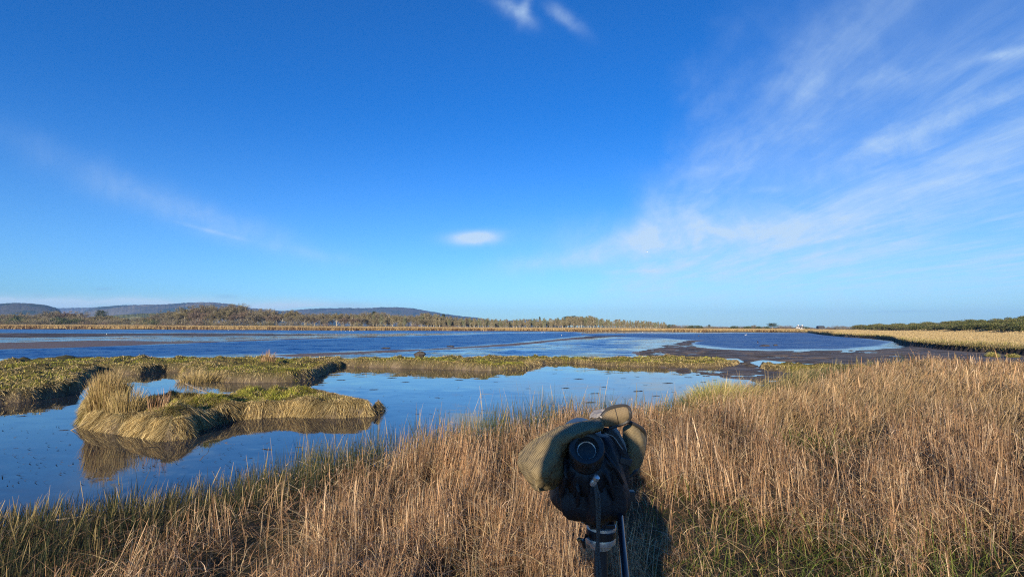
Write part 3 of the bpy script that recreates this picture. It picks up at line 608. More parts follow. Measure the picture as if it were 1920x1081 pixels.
for (px, py, lb) in ((1861, 668, 'round yellow tuft on the mud below the bank, left of two'), (1899, 669, 'round yellow tuft on the mud below the bank, right of two')):
    cx, cy = gp(px, py, .05); clump('grass_tuft', cx, cy, .35, 500, (.3, .6), [(.34, .32, .10), (.42, .38, .14)], .8, lb, 'grass tuft', .01, 0, .35, 'yellow tufts on the mud')

# ------------------------------------------------------------ trees
def rdir(): 
    v_ = Vector((random.gauss(0, 1), random.gauss(0, 1), random.gauss(0, 1))); return v_.normalized()
def slivers(mb, pts, dirs, ln, wd, cols, curv=.0):
    for p_, d_ in zip(pts, dirs):
        c_ = random.choice(cols); f_ = random.uniform(.7, 1.3); c_ = tuple(q_ * f_ for q_ in c_)
        l_ = ln * random.uniform(.6, 1.4); w_ = wd * random.uniform(.6, 1.4); sd = d_.cross(rdir()).normalized() * w_ / 2
        mb.add([p_ - sd, p_ + sd, p_ + d_ * l_ + sd * .3, p_ + d_ * l_ - sd * .3], [(0, 1, 2, 3)], c_)
M_BARK = mat('bark', (.40, .36, .28), .9, 0, .2, .5, 8, .35, 1.5)
BARKG = mat('bark grey', (.24, .21, .17), .9, 0, .2, .5, 8, .35, 1.5)
def bare_proto(Ht, cw, nl, ntw, cols, bark, low=.2, name='bare_tree', spread=.55):
    """trunk that forks, limbs, then a cloud of twigs gathered round the limb ends"""
    root = empty(name); tb = MB(); cr = MB()
    lean = Vector((random.uniform(-.06, .06), random.uniform(-.06, .06), 0)); tp = [Vector((0, 0, -.4))]
    for i in range(1, 7): tp.append(Vector((0, 0, Ht * .72 * i / 6)) + lean * Ht * (i / 6) + Vector((random.uniform(-.2, .2), random.uniform(-.2, .2), 0)) * .6)
    tb.tube(tp, [Ht * .032, Ht * .027, Ht * .022, Ht * .017, Ht * .012, Ht * .008, Ht * .003], 7)
    ends = []
    for k_ in range(nl):
        f_ = low + (1 - low) * (k_ + .5) / nl; i0 = f_ * .68 * 6 / .72 * .72; j = min(5, int(f_ * 5.5)); b0 = tp[j].lerp(tp[j + 1], f_ * 5.5 - j if f_ * 5.5 - j < 1 else 1)
        az = k_ * 2.4 + random.uniform(-.5, .5); rad = cw * (1 - (abs(f_ - .45) / .75) ** 2) * random.uniform(.65, 1.05)
        tip = Vector((math.cos(az) * rad, math.sin(az) * rad, min(Ht * .97, b0.z + Ht * (1 - f_) * random.uniform(.3, .55) + rad * .4)))
        mid_ = b0.lerp(tip, .5) + Vector((0, 0, -rad * .08)) + rdir() * rad * .07
        tb.tube([b0, b0.lerp(mid_, .5) + rdir() * .1, mid_, mid_.lerp(tip, .6) + rdir() * .15, tip], [Ht * .009, Ht * .007, Ht * .0055, Ht * .004, Ht * .002], 5)
        ends += [(mid_.lerp(tip, q_), rad) for q_ in (.2, .6, 1.0)]
        for q_ in range(3):
            s0 = mid_.lerp(tip, random.random()); e0 = s0 + (rdir() + Vector((math.cos(az), math.sin(az), .7)) * .6) * rad * .4
            tb.tube([s0, s0.lerp(e0, .5) + rdir() * .1, e0], [Ht * .004, Ht * .003, Ht * .0015], 4); ends.append((e0, rad))
    ends.append((tp[-1] + Vector((0, 0, Ht * .12)), cw * .6))
    per = ntw // len(ends)
    for e_, rad in ends:
        cs_ = [random.choice(cols)]; pts = []; dirs = []
        for q_ in range(per):
            d_ = rdir(); d_.z = d_.z * .75 + .15; pts.append(e_ + d_ * max(rad, cw * .45) * spread * random.random() ** .5 * .55); o_ = (pts[-1] - Vector((0, 0, Ht * .4))).normalized(); dirs.append((o_ + rdir() * .75).normalized())
        slivers(cr, pts, dirs, Ht * .05, Ht * .0095, cs_ + cols)
    tb.build('trunk', bark, root); cr.build('crown', M_TWIG, root, False)
    return root
def conifer_proto(Ht, cw, name='conifer', pine=False):
    root = empty(name); tb = MB(); cr = MB(); tb.tube([(0, 0, -.3), (0, 0, Ht * .5), (0, 0, Ht * .97)], [Ht * .02, Ht * .012, Ht * .003], 7)
    cols = [(.035, .055, .022), (.05, .075, .03), (.025, .04, .02), (.065, .085, .035)]
    nb = 95 if not pine else 55
    for k_ in range(nb):
        f_ = (k_ + random.random()) / nb; z0 = Ht * ((.10 + .88 * f_) if not pine else (.42 + .5 * f_)); az = k_ * 2.4 + random.random()
        rad = cw * ((1 - f_) ** .8 + .05) * random.uniform(.7, 1.1) if not pine else cw * math.sqrt(max(.05, 1 - (2 * f_ - .8) ** 2 * .6)) * random.uniform(.55, 1.1)
        tip = Vector((math.cos(az) * rad, math.sin(az) * rad, z0 + (rad * .25 if pine else -rad * .15))); b0 = Vector((0, 0, z0)); tb.tube([b0, b0.lerp(tip, .5), tip], [Ht * .004, Ht * .003, .01], 4)
        pts = []; dirs = []
        for q_ in range(22 if not pine else 34):
            t0 = random.uniform(.25, 1); pts.append(b0.lerp(tip, t0) + rdir() * rad * (.10 if not pine else .22)); dirs.append((Vector((math.cos(az), math.sin(az), -.1)) + rdir() * .9).normalized())
        slivers(cr, pts, dirs, Ht * .045, Ht * .016, cols)
    tb.build('trunk', BARKG, root); cr.build('crown', M_TWIG, root, False); return root
def pole_proto(Ht, name='pole_tree', cols=None, bark=None):
    root = empty(name); tb = MB(); cr = MB()
    for s_ in range(1): tb.tube([(0, 0, -.3), (random.uniform(-.15, .15), .05, Ht * .4), (random.uniform(-.2, .2), 0, Ht * .75), (random.uniform(-.3, .3), 0, Ht)], [Ht * .016, Ht * .013, Ht * .009, Ht * .003], 6)
    for k_ in range(34):
        f_ = random.uniform(.25, .97); az = random.uniform(0, 6.28); rad = Ht * .17 * (1.1 - f_) + Ht * .04; b0 = Vector((0, 0, Ht * f_)); tip = b0 + Vector((math.cos(az) * rad, math.sin(az) * rad, rad * 1.6))
        tb.tube([b0, tip], [Ht * .0035, Ht * .001], 4, cap=False); pts = [b0.lerp(tip, random.random()) + rdir() * rad * .35 for _ in range(15)]; slivers(cr, pts, [(Vector((0, 0, 1)) + rdir() * .8).normalized() for _ in pts], Ht * .07, Ht * .017, cols)
    tb.build('trunk', bark or M_BARK, root); cr.build('crown', M_TWIG, root, False); return root
def bush_proto(Ht, cw, cols, name='bush', leafy=False, nn=900):
    root = empty(name); tb = MB(); cr = MB(); lobes = []
    for k_ in range(9):
        az = k_ * .7 + random.random(); q_ = cw * random.uniform(.25, .75); lobes.append((Vector((math.cos(az) * q_, math.sin(az) * q_, Ht * random.uniform(.35, .68))), Ht * random.uniform(.26, .4)))
        tb.tube([(0, 0, -.2), lobes[-1][0] * .5, lobes[-1][0]], [Ht * .02, Ht * .014, Ht * .006], 5)
    lobes.append((Vector((0, 0, Ht * .62)), Ht * .36)); lobes.append((Vector((0, 0, Ht * .3)), cw * .5))
    for k_ in range(nn):
        c_, r_ = random.choice(lobes); d_ = rdir(); p_ = c_ + d_ * r_ * random.uniform(.55, 1.05); 
        if p_.z < 0: p_.z = -p_.z * .5
        slivers(cr, [p_], [(d_ + rdir() * .7 + Vector((0, 0, .25))).normalized()], Ht * (.11 if leafy else .17), Ht * (.06 if leafy else .018), cols)
    tb.build('stem', BARKG, root); cr.build('foliage', M_TWIG, root, False); return root
first = {}
def kids(o): return [c_ for c_ in bpy.data.objects if c_.parent == o]
KIDS = {}
def place(proto, x, y, sc_, label, cat, group, rz=None, sz=None, z=None):
    """first use moves the prototype itself, later uses copy it with its parts"""
    if proto.name not in KIDS: KIDS[proto.name] = kids(proto)
    if proto.name not in first: first[proto.name] = 1; o = proto
    else:
        o = proto.copy(); col.objects.link(o)
        for c_ in KIDS[proto.name]:
            d_ = c_.copy(); col.objects.link(d_); d_.parent = o
    z0 = float(land(np.array([x]), np.array([y]))[0][0]) if z is None else z
    o.location = (x, y, z0 - .05); o.rotation_euler = (0, 0, random.uniform(0, 6.28) if rz is None else rz)
    o.scale = (sc_, sc_, sc_ if sz is None else sz); return tag(o, label, cat, group)
GB = [(.18, .155, .11), (.24, .21, .155), (.10, .085, .06), (.20, .18, .12)]; RB = [(.19, .145, .105), (.23, .175, .13), (.11, .08, .06)]; OL = [(.20, .175, .095), (.25, .22, .125), (.12, .10, .05)]
bt = [bare_proto(18, 6.5, 11, 3600, GB, M_BARK), bare_proto(18, 5.5, 10, 3400, RB, BARKG, .15), bare_proto(18, 7.5, 12, 4000, GB + OL, M_BARK, .25), bare_proto(18, 6, 10, 3200, OL, M_BARK, .2)]
pt = [pole_proto(10, cols=OL + GB, bark=M_BARK), pole_proto(10, cols=[(.24, .20, .11), (.18, .16, .085)], bark=M_BARK), pole_proto(10, cols=[(.13, .15, .08), (.2, .2, .11)], bark=M_BARK)]
ct = [conifer_proto(16, 3.6), conifer_proto(16, 5.5, 'pine_tree', True)]
bu = [bush_proto(4, 3.2, GB), bush_proto(4, 3.2, OL), bush_proto(4, 3.0, [(.07, .09, .045), (.10, .12, .05), (.055, .07, .035)], leafy=True), bush_proto(4, 3.2, RB)]
ENV = ([0, 20, 50, 90, 115, 130, 160, 200, 250, 290, 320, 345, 372, 400, 440, 462, 480, 505, 520, 540, 565, 600, 640, 665, 700, 720, 760, 790, 812, 830, 860, 900, 960, 1000, 1035, 1055, 1070, 1095, 1110, 1130, 1180, 1240],
       [586, 584, 584, 583, 581, 582, 587, 589, 593, 590, 582, 574, 571.5, 575, 572, 574, 580, 577, 580, 580, 582, 586, 588, 587, 584.5, 587, 588.5, 589, 592, 595, 598.5, 600, 602, 601, 600, 599, 597, 596, 597, 601, 603.5, 606])
def put_row(protos, u0, u1, step, off, frac, lab, cat, grp, hbase, wide=1.0, jit=.08):
    u_ = u0
    while u_ < u1:
        uj = u_ + random.uniform(-.4, .4) * step; top_y = np.interp(uj, *ENV) - 1.5; hy = 613 + (uj - 960) * .0021
        D = H * F / (float(shore_px(uj)) - hy) + off + random.uniform(-8, 8); x_ = (uj - 960) / F * D; z0 = float(land(np.array([x_]), np.array([D]))[0][0])
        Ht = (H - z0 + (hy - top_y) / F * D) * frac * random.uniform(1 - jit * 2.2, 1 + jit); Ht = max(Ht, 2.0); s_ = Ht / hbase
        place(random.choice(protos), x_, D, s_ * wide, lab, cat, grp, None, s_, z0); u_ += step * random.uniform(.75, 1.25)
G1 = 'bare trees of the wood across the water'; L1 = 'bare broadleaf tree in the wood across the water'
put_row(bt, 300, 850, 13, 75, 1.08, L1, 'tree', G1, 18.5); put_row(bt, 310, 830, 17, 95, 1.03, L1, 'tree', G1, 18.5); put_row(bt, -60, 300, 15, 110, 1.02, L1, 'tree', G1, 18.5, 1.3); put_row(bt, 320, 840, 24, 60, .82, L1, 'tree', G1, 18.5, 1.1)
G2 = 'low scrub in front of the far wood'; L2 = 'low bare scrub bush at the foot of the far wood'
put_row([bu[0], bu[1], bu[3]], -60, 850, 15, 52, .40, L2, 'bush', G2, 4.2, 1.3, .2); put_row([bu[0], bu[1], bu[2]], -60, 340, 13, 80, .75, L2, 'bush', G2, 4.2, .8, .15)
put_row([bu[0], bu[1], bu[2]], -60, 330, 15, 62, .55, L2, 'bush', G2, 4.2, 1.0, .15)
G3 = 'slender young trees of the plantation'; L3 = 'slender young tree in the thin plantation right of the wood'
put_row(pt, 795, 1250, 3.3, 62, 1.0, L3, 'tree', G3, 10.2, 1.3, .1); put_row(pt, 790, 1245, 4.0, 74, 1.03, L3, 'tree', G3, 10.2, 1.4, .1); put_row(pt, 660, 850, 9, 60, .8, L3, 'tree', G3, 10.2, 1.3, .1)
def single(proto, px, py_top, D, lab, cat, base_h, grp=None, wide=1.0, z0=None):
    hy = 613 + (px - 960) * .0021; x_ = (px - 960) / F * D; z0 = float(land(np.array([x_]), np.array([D]))[0][0]) if z0 is None else z0
    s_ = (H - z0 + (hy - py_top) / F * D) / base_h; return place(proto, x_, D, s_ * wide, lab, cat, grp, None, s_, z0)
single(ct[0], 702, 583, 400, 'tall dark conifer standing above the middle of the far wood', 'tree', 16, None, 1.7)
single(ct[0], 832, 588, 400, 'lone dark spire of a conifer at the right end of the far wood', 'tree', 16, None, 1.5)
single(ct[0], 1012, 593, 390, 'pointed conifer above the plantation left of the pine group', 'tree', 16)
for px, py, wd_, lb in ((1048, 599, 1.1, 'leftmost and lowest of the five pines over the plantation'), (1062, 593, 1.0, 'second from left of the five pines over the plantation'), (1075, 592, 1.0, 'middle and tallest of the five pines over the plantation'), (1090, 594, 1.0, 'second from right of the five pines over the plantation'), (1107, 595, 1.0, 'rightmost of the five pines over the plantation')):
    single(ct[1], px, py, 385 + random.uniform(-12, 12), lb, 'tree', 15, 'pines over the plantation', wd_)
single(ct[1], 190, 582, 480, 'dark evergreen in the bushy wood at the left', 'tree', 15); single(bu[2], 34, 591, 440, 'dark green rounded bush in the left wood', 'bush', 4.2)
single(bu[2], 74, 597, 425, 'dark green bush low in the left wood', 'bush', 4.2)
single(ct[1], 1447, 605.5, 330, 'round dark pine on the right of the far shore', 'tree', 15, None, 2.3)
single(bu[2], 1437, 611, 325, 'dark bush at the foot of the round pine', 'bush', 4.2); single(ct[1], 1329, 608.5, 360, 'small flat topped pine on the far shore skyline', 'tree', 15)
single(bt[0], 1412, 607.5, 350, 'small bare tree left of the round pine', 'tree', 18.5, None, 1.1); single(bt[1], 1431, 610, 350, 'tiny bare tree just left of the round pine', 'tree', 18.5)
for u_ in list(range(1244, 1430, 9)) + list(range(1462, 1488, 9)) + [1513, 1520] + list(range(1550, 1640, 9)):
    top_ = np.interp(u_, [1240, 1300, 1360, 1430, 1480, 1500, 1540, 1575, 1600, 1640], [607.5, 609.5, 610.5, 611, 609, 611.5, 612, 609.5, 612, 612]) + random.uniform(-1, 1)
    single(random.choice([bu[0], bu[3], bu[3], bu[2]]), u_ + random.uniform(-3, 3), top_, 330 + random.uniform(-15, 25), 'low brown bush along the thin far shore skyline', 'bush', 4.2, 'brown bushes on the right skyline', 1.5)
# gorse on the rise at the right
go = [bush_proto(2.2, 1.7, [(.07, .09, .03), (.11, .125, .04), (.17, .16, .06), (.045, .06, .02)], 'gorse_bush', True, 900), bush_proto(2.2, 1.8, [(.13, .14, .05), (.19, .17, .08), (.07, .085, .03)], 'gorse_bush', True, 900)]
for k_ in range(230):
    u_ = 1602 + 420 * random.random() ** .85; d0 = np.interp(u_, [1560, 1620, 1700, 1800, 1900, 2100], [330, 270, 215, 165, 128, 105]); D = d0 + 45 * random.random() ** 1.2 - 2; x_ = (u_ - 960) / F * D
    s_ = random.uniform(.75, 1.15) * np.interp(u_, [1600, 1700, 1900], [1.15, 1.0, .85]); place(random.choice(go), x_, D, s_ * 1.35, 'dark green gorse bush on the low rise at the right', 'bush', 'gorse bushes on the rise', None, s_)

# ------------------------------------------------------------ farm buildings on the skyline
def house(px, D, wdt, dep, wallh, roofh, wallm, roofm, label, cat, chim=True, rz=0, z0=None):
    x_ = (px - 960) / F * D; z_ = float(land(np.array([x_]), np.array([D]))[0][0]) if z0 is None else z0; root = empty('house' if chim else 'barn', (x_, D, z_), rz); tag(root, label, cat)
    b_ = MB(); w2, d2 = wdt / 2, dep / 2
    b_.add([(-w2, -d2, -1), (w2, -d2, -1), (w2, d2, -1), (-w2, d2, -1), (-w2, -d2, wallh), (w2, -d2, wallh), (w2, d2, wallh), (-w2, d2, wallh), (-w2, 0, wallh + roofh), (w2, 0, wallh + roofh)],
           [(0, 1, 5, 4), (2, 3, 7, 6), (1, 2, 6, 9, 5), (3, 0, 4, 8, 7)]); b_.build('wall', wallm, root, False)
    r_ = MB(); o_ = .35; sl = roofh / d2
    for s_ in (-1, 1):
        a0 = Vector((-w2 - o_, s_ * (d2 + o_), wallh - o_ * sl + .05)); a1 = Vector((w2 + o_, s_ * (d2 + o_), wallh - o_ * sl + .05)); c0_ = Vector((-w2 - o_, 0, wallh + roofh + .05)); c1_ = Vector((w2 + o_, 0, wallh + roofh + .05)); up_ = Vector((0, 0, .18))
        r_.add([a0, a1, c1_, c0_, a0 + up_, a1 + up_, c1_ + up_, c0_ + up_], [(0, 1, 2, 3), (4, 7, 6, 5), (0, 4, 5, 1), (0, 3, 7, 4), (1, 5, 6, 2)])
    rf = r_.build('roof', roofm, root, False)
    if chim:
        for s_ in (-1, 1): c_ = MB(); c_.box((s_ * (w2 - .5), 0, wallh + roofh + .45), (.7, .7, 1.3)); c_.build('chimney', wallm, rf, False)
    for s_ in (-.3, .3): q_ = MB(); q_.box((s_ * wdt, -d2 - .02, wallh * .55), (1.1, .08, 1.2)); q_.build('window', M_DARK, root, False)
    q_ = MB(); q_.box((0, -d2 - .02, 1.0), (1.0, .08, 2.0)); q_.build('door', M_DARK, root, False)
M_DARK = mat('dark opening', (.03, .03, .035), .3); M_WHITE = mat('white render', (.62, .61, .58), .8, var=.06); M_SLATE = mat('slate', (.12, .12, .13), .6, var=.2)
M_BARN = mat('dark barn boards', (.05, .05, .055), .7, var=.2)
house(1499, 470, 5.2, 4.5, 1.5, 1.0, M_WHITE, M_SLATE, 'small white cottage on the far skyline right of the round pine', 'house', True, .2, 1.2)
house(1537, 470, 5.2, 4.5, 1.6, .9, M_BARN, M_BARN, 'small dark barn on the far skyline right of the white cottage', 'barn', False, -.1, 1.2)

# ------------------------------------------------------------ driftwood, weed, stones, birds
M_WOOD = mat('bleached driftwood', (.26, .20, .13), .8, bump=.4, bscale=60, var=.25, vscale=20); M_WEED = mat('wet weed', (.030, .024, .016), .5, bump=.5, bscale=40, var=.3, vscale=20)
M_STONE = mat('weedy stone', (.05, .042, .035), .75, bump=.6, bscale=6, var=.3, vscale=3)
def stick(pts, r0, label, forks=()):
    mb_ = MB(); P0 = Vector(pts[0]); q_ = [Vector(p) - P0 for p in pts]; mb_.tube(q_, [r0 * (1 - .75 * i / (len(q_) - 1)) for i in range(len(q_))], 7)
    for (i, e_) in forks: mb_.tube([q_[i], (q_[i] + Vector(e_) - P0) / 2 + Vector((0, 0, .02)), Vector(e_) - P0], [r0 * .5, r0 * .35, r0 * .15], 5)
    o = mb_.build('branch', M_WOOD); o.location = P0; return tag(o, label, 'driftwood')
def G3(px, py, z_): x_, y_ = gp(px, py, z_); return (x_, y_, z_)
stick([G3(348, 719, .62), G3(366, 727, .60), G3(388, 735, .58), G3(412, 738, .55), G3(445, 737, .58)], .014, 'long bleached branch lying across the top of the island', [(2, G3(400, 728, .62))])
stick([G3(133, 806, .0), G3(148, 799, .08), G3(164, 789, .22)], .009, 'thin bare stick poking from the left end of the island into the pool')
stick([G3(378, 778, .42), G3(392, 790, .28), G3(408, 802, .04)], .007, 'thin pale twig hanging down the front of the island')
stick([G3(96, 975, .42), G3(135, 970, .45), G3(180, 963, .47)], .006, 'pale straw stalk lying over the rushes at the lower left')
def lump(px, py, sx, sy, sz, name, label, cat, mt, group=None, seed=0, z_=0.0):
    rs = random.Random(seed + 5); mb_ = MB(); nu, nv = 12, 7; vs = []
    for i in range(nv):
        for j in range(nu):
            a_, b_ = 2 * math.pi * j / nu, -.4 * math.pi + .9 * math.pi * i / (nv - 1); q_ = 1 + rs.uniform(-.22, .22)
            vs.append((math.cos(a_) * math.cos(b_) * sx * q_, math.sin(a_) * math.cos(b_) * sy * q_, math.sin(b_) * sz * q_))
    mb_.add(vs, [(i * nu + j, i * nu + (j + 1) % nu, (i + 1) * nu + (j + 1) % nu, (i + 1) * nu + j) for i in range(nv - 1) for j in range(nu)] + [tuple((nv - 1) * nu + j for j in range(nu))])
    o = mb_.build(name, mt); x_, y_ = gp(px, py, z_); o.location = (x_, y_, z_); return tag(o, label, cat, group)
lump(1434, 648.5, .62, .3, .14, 'rock', 'long low dark rock in the right lagoon, larger of two', 'rock', M_STONE, None, 1)
lump(1454, 647.6, .26, .2, .15, 'rock', 'small dark rock in the right lagoon, smaller of two', 'rock', M_STONE, None, 2)
lump(787, 664.5, .34, .26, .22, 'rock', 'brown clod on the back edge of the marsh strip', 'rock', M_STONE, None, 3, .4)
for i, (px, py) in enumerate(((845, 649), (723, 652.5), (1398, 681), (1408, 684.5))): lump(px, py, .45 if i < 2 else .3, .3, .08, 'clod', ['dark clod on the middle silt bar, right of two', 'dark clod on the middle silt bar, left of two', 'dark clod in the gap of the marsh strip, nearer the strip end', 'dark clod in the gap of the marsh strip, nearer the islet'][i], 'clod', M_STONE, None, 10 + i, .04)
# weed scraps floating on the pool: dark flat shreds
wp_ = [(782, 776), (807, 776), (1132, 725), (1115, 737), (1085, 710), (1168, 709), (1195, 706), (1196, 733), (1252, 718), (1262, 735), (1105, 754), (675, 702), (760, 716), (860, 712), (952, 703), (640, 712), (905, 768), (700, 730),
       (1140, 700), (1308, 727), (1230, 742), (1290, 707), (1340, 712), (30, 840), (40, 780), (500, 842), (470, 858), (287, 838), (120, 806), (560, 838), (820, 745), (1040, 700), (990, 728), (1210, 722), (1060, 727), (600, 722), (735, 708), (1318, 716), (1275, 726), (930, 716)]
wtypes = []
for k_ in range(4):
    mb_ = MB()
    for q_ in range(9):
        a_ = random.uniform(-.5, .5); cx_ = random.uniform(-.14, .14); ln_ = random.uniform(.05, .16); cy_ = random.uniform(-.04, .04)
        mb_.tube([(cx_ - ln_ * math.cos(a_), cy_ - ln_ * math.sin(a_), .004), (cx_, cy_ + .01, .012), (cx_ + ln_ * math.cos(a_), cy_ + ln_ * math.sin(a_), .004)], [.003, random.uniform(.008, .018), .003], 6, flat=.5)
    wtypes.append(mb_)
wme = {}
for i, (px, py) in enumerate(wp_):
    k_ = i % 4
    if k_ not in wme: o = wtypes[k_].build('weed_scrap', M_WEED); wme[k_] = o
    else: o = wme[k_].copy(); col.objects.link(o)
    x_, y_ = gp(px, py); s_ = random.uniform(.35, .95) * (1 if py < 760 else .5); o.location = (x_, y_, .0); o.scale = (s_, s_ * .8, s_); o.rotation_euler = (0, 0, random.uniform(-.3, .5)); tag(o, 'dark scrap of weed floating on the still pool', 'weed', 'weed scraps on the pool')
# fine weed specks nobody could count
t_ = 1500; uu = rng.uniform(0, 1500, t_); vv = 686 + rng.random(t_) ** 1.3 * 230; x, y = ground_pt(uu, vv); h, s, z, u, v = land(x, y); k = (s < -.1) & (h < -.05); kk = fbm(x * .5, y * .5, 201) > .45; k &= kk; x, y = x[k], y[k]; t_ = len(x)
a_ = rng.normal(0, .35, t_); cW = pal(t_, [(.04, .032, .02), (.07, .055, .035)], .2)
o = blades('weed_specks', x, y, np.full(t_, .004), rng.uniform(.02, .10, t_), rng.uniform(.008, .02, t_), np.cos(a_), np.sin(a_), cW, cW, 2, np.full(t_, .25), None, 1.0); tag(o, 'tiny floating weed flecks on the pool', None, None, 'stuff')
# gulls
M_GULL = mat('white feathers', (.8, .8, .8), .7); M_GREY = mat('grey feathers', (.35, .36, .38), .7); M_BEAK = mat('yellow beak', (.55, .38, .08), .5); M_DUCK = mat('dark feathers', (.05, .04, .035), .7)
def bird(body_m, wing_m, name):
    mb_ = MB(); pts = [(-.22, 0, .13), (-.16, 0, .14), (-.06, 0, .15), (.06, 0, .155), (.13, 0, .18), (.165, 0, .225), (.19, 0, .255), (.22, 0, .255), (.235, 0, .25)]
    mb_.tube(pts, [.008, .03, .06, .062, .045, .028, .030, .022, .006], 10, ref=(0, 1, 0)); o = mb_.build(name, body_m)
    for s_ in (-1, 1): q_ = MB(); q_.tube([(-.27, s_ * .02, .15), (-.1, s_ * .055, .165), (.05, s_ * .058, .17), (.09, s_ * .04, .17)], [.006, .035, .035, .008], 6, flat=.35, ref=(0, 1, 0)); q_.build('wing', wing_m, o)
    q_ = MB(); q_.tube([(.23, 0, .25), (.275, 0, .24)], [.010, .003], 6); q_.build('beak', M_BEAK, o)
    for s_ in (-1, 1): q_ = MB(); q_.tube([(0, s_ * .025, .1), (0, s_ * .025, 0)], .005, 5); q_.build('leg', M_BEAK, o)
    return o
g0 = bird(M_GULL, M_GREY, 'gull'); gk = kids(g0); d0_ = bird(M_DUCK, M_DUCK, 'duck'); dk_ = kids(d0_)
def flock(src, ks, spots, lab, grp, cat, s_):
    for i, (px, py) in enumerate(spots):
        if i == 0: o = src
        else:
            o = src.copy(); col.objects.link(o)
            for c_ in ks: e_ = c_.copy(); col.objects.link(e_); e_.parent = o
        x_, y_ = gp(px, py); hz_ = max(0.0, float(land(np.array([x_]), np.array([y_]))[0][0])); o.location = (x_, y_, hz_); o.scale = (s_,) * 3; o.rotation_euler = (0, 0, random.uniform(0, 6.28)); tag(o, lab, cat, grp)
flock(g0, gk, [(200, 628), (428, 619.5), (634, 621), (640, 621.2), (648, 621.4), (656, 621.2), (662, 621.5), (1016, 623.6), (1022, 623.8), (1053, 629.5), (1205, 623.5), (1222, 623.7), (1398, 628.8)], 'white gull resting on the far flats', 'gulls on the far flats', 'bird', 1.25)
flock(d0_, dk_, [(633, 628.5), (682, 625), (775, 624), (800, 624.5), (891, 624), (1092, 627), (1310, 630.5), (1421, 643)], 'dark duck on the estuary water', 'ducks on the water', 'bird', 1.2)
mb_ = MB(); mb_.tube([(0, -.25, 0), (0, -.1, .0), (0, .08, 0), (0, .22, .01)], [.01, .06, .06, .01], 8); fg = mb_.build('flying_gull', M_GULL)
for s_ in (-1, 1): q_ = MB(); q_.tube([(0, .02, .02), (s_ * .3, .06, .13), (s_ * .65, -.04, .08)], [.07, .06, .01], 6, flat=.25, ref=(0, 0, 1)); q_.build('wing', M_GULL, fg)
fg.location = P(1213, 472, 150); fg.rotation_euler = (0, 0, 1.0); tag(fg, 'tiny white gull flying high over the estuary', 'bird')

# ------------------------------------------------------------ spotting scope on its tripod
def weave(name, c0, c1, s_=900, rough=.85):
    m = bpy.data.materials.new(name); m.use_nodes = True; n = NT(m.node_tree); b = n.n['Principled BSDF']; b.inputs['Roughness'].default_value = rough; b.inputs['Specular IOR Level'].default_value = .25
    t = n.n.new('ShaderNodeTexCoord'); sp_ = n.n.new('ShaderNodeSeparateXYZ'); n.link(t.outputs['Object'], sp_.inputs[0])
    a_ = n.m('SINE', n.m('MULTIPLY', n.m('ADD', sp_.outputs[0], n.m('MULTIPLY', sp_.outputs[2], .25)), s_)); b_ = n.m('SINE', n.m('MULTIPLY', n.m('ADD', sp_.outputs[2], n.m('MULTIPLY', sp_.outputs[0], -.3)), s_ * 1.3))
    q_ = n.m('ADD', n.m('MULTIPLY', n.m('MULTIPLY', a_, b_), .5), .5); nz = n.noise(t.outputs['Object'], 30, 5, .6)
    n.put(b.inputs['Base Color'], n.mix(n.m('MULTIPLY', q_, n.m('ADD', .5, nz)), c0, c1))
    bp = n.n.new('ShaderNodeBump'); bp.inputs['Strength'].default_value = .7; bp.inputs['Distance'].default_value = .001; n.link(q_, bp.inputs['Height']); n.link(bp.outputs[0], b.inputs['Normal']); return m
M_KHA = weave('khaki weave', (.09, .072, .038, 1), (.31, .24, .135, 1), 1900); M_KHB = weave('coarse khaki mesh', (.09, .07, .04, 1), (.30, .225, .135, 1), 2300)
M_CLOTH = mat('black nylon', (.012, .013, .018), .55, 0, .5, .25, 120); M_RUB = mat('black rubber', (.030, .030, .033), .42, 0, .5); M_EDGE = mat('black binding', (.02, .02, .022), .6)
M_GLASS = mat('eyepiece glass', (.004, .006, .008), .04, 0, .35); M_MET = mat('satin metal', (.68, .69, .70), .30, .7); M_METD = mat('dark metal', (.05, .05, .055), .35, .6); M_BRASS = mat('brass', (.45, .25, .12), .35, .9)
M_GREYC = mat('grey lining', (.28, .26, .24), .8, bump=.3, bscale=80); M_GLOSS = mat('gloss black', (.01, .012, .016), .18, 0, .6, coat=.6); M_CORD = mat('grey cord', (.13, .12, .11), .8, bump=.8, bscale=400)
tri_base = P(1118, 1060, .93); gz0 = float(land(np.array([tri_base.x]), np.array([tri_base.y]))[0][0]); AX = P(1125, 1040, .93)
tp = empty('tripod', (AX.x, AX.y, gz0)); tag(tp, 'black and silver tripod standing in the reeds', 'tripod')
sg = empty('spotting_scope', tuple(P(1100, 838, .80))); tag(sg, 'spotting scope in an open khaki and black cover on the tripod', 'spotting scope')
SO = Vector(sg.location); TO = Vector(tp.location)
def bld(mb_, name, mt, root, **kw):
    o_ = Vector(root.location) if root.parent is None else OFF[root.name]; mb_.v = [tuple(Vector(v_) - o_) for v_ in mb_.v]; r_ = mb_.build(name, mt, root, **kw); OFF[r_.name] = o_; return r_
OFF = {}
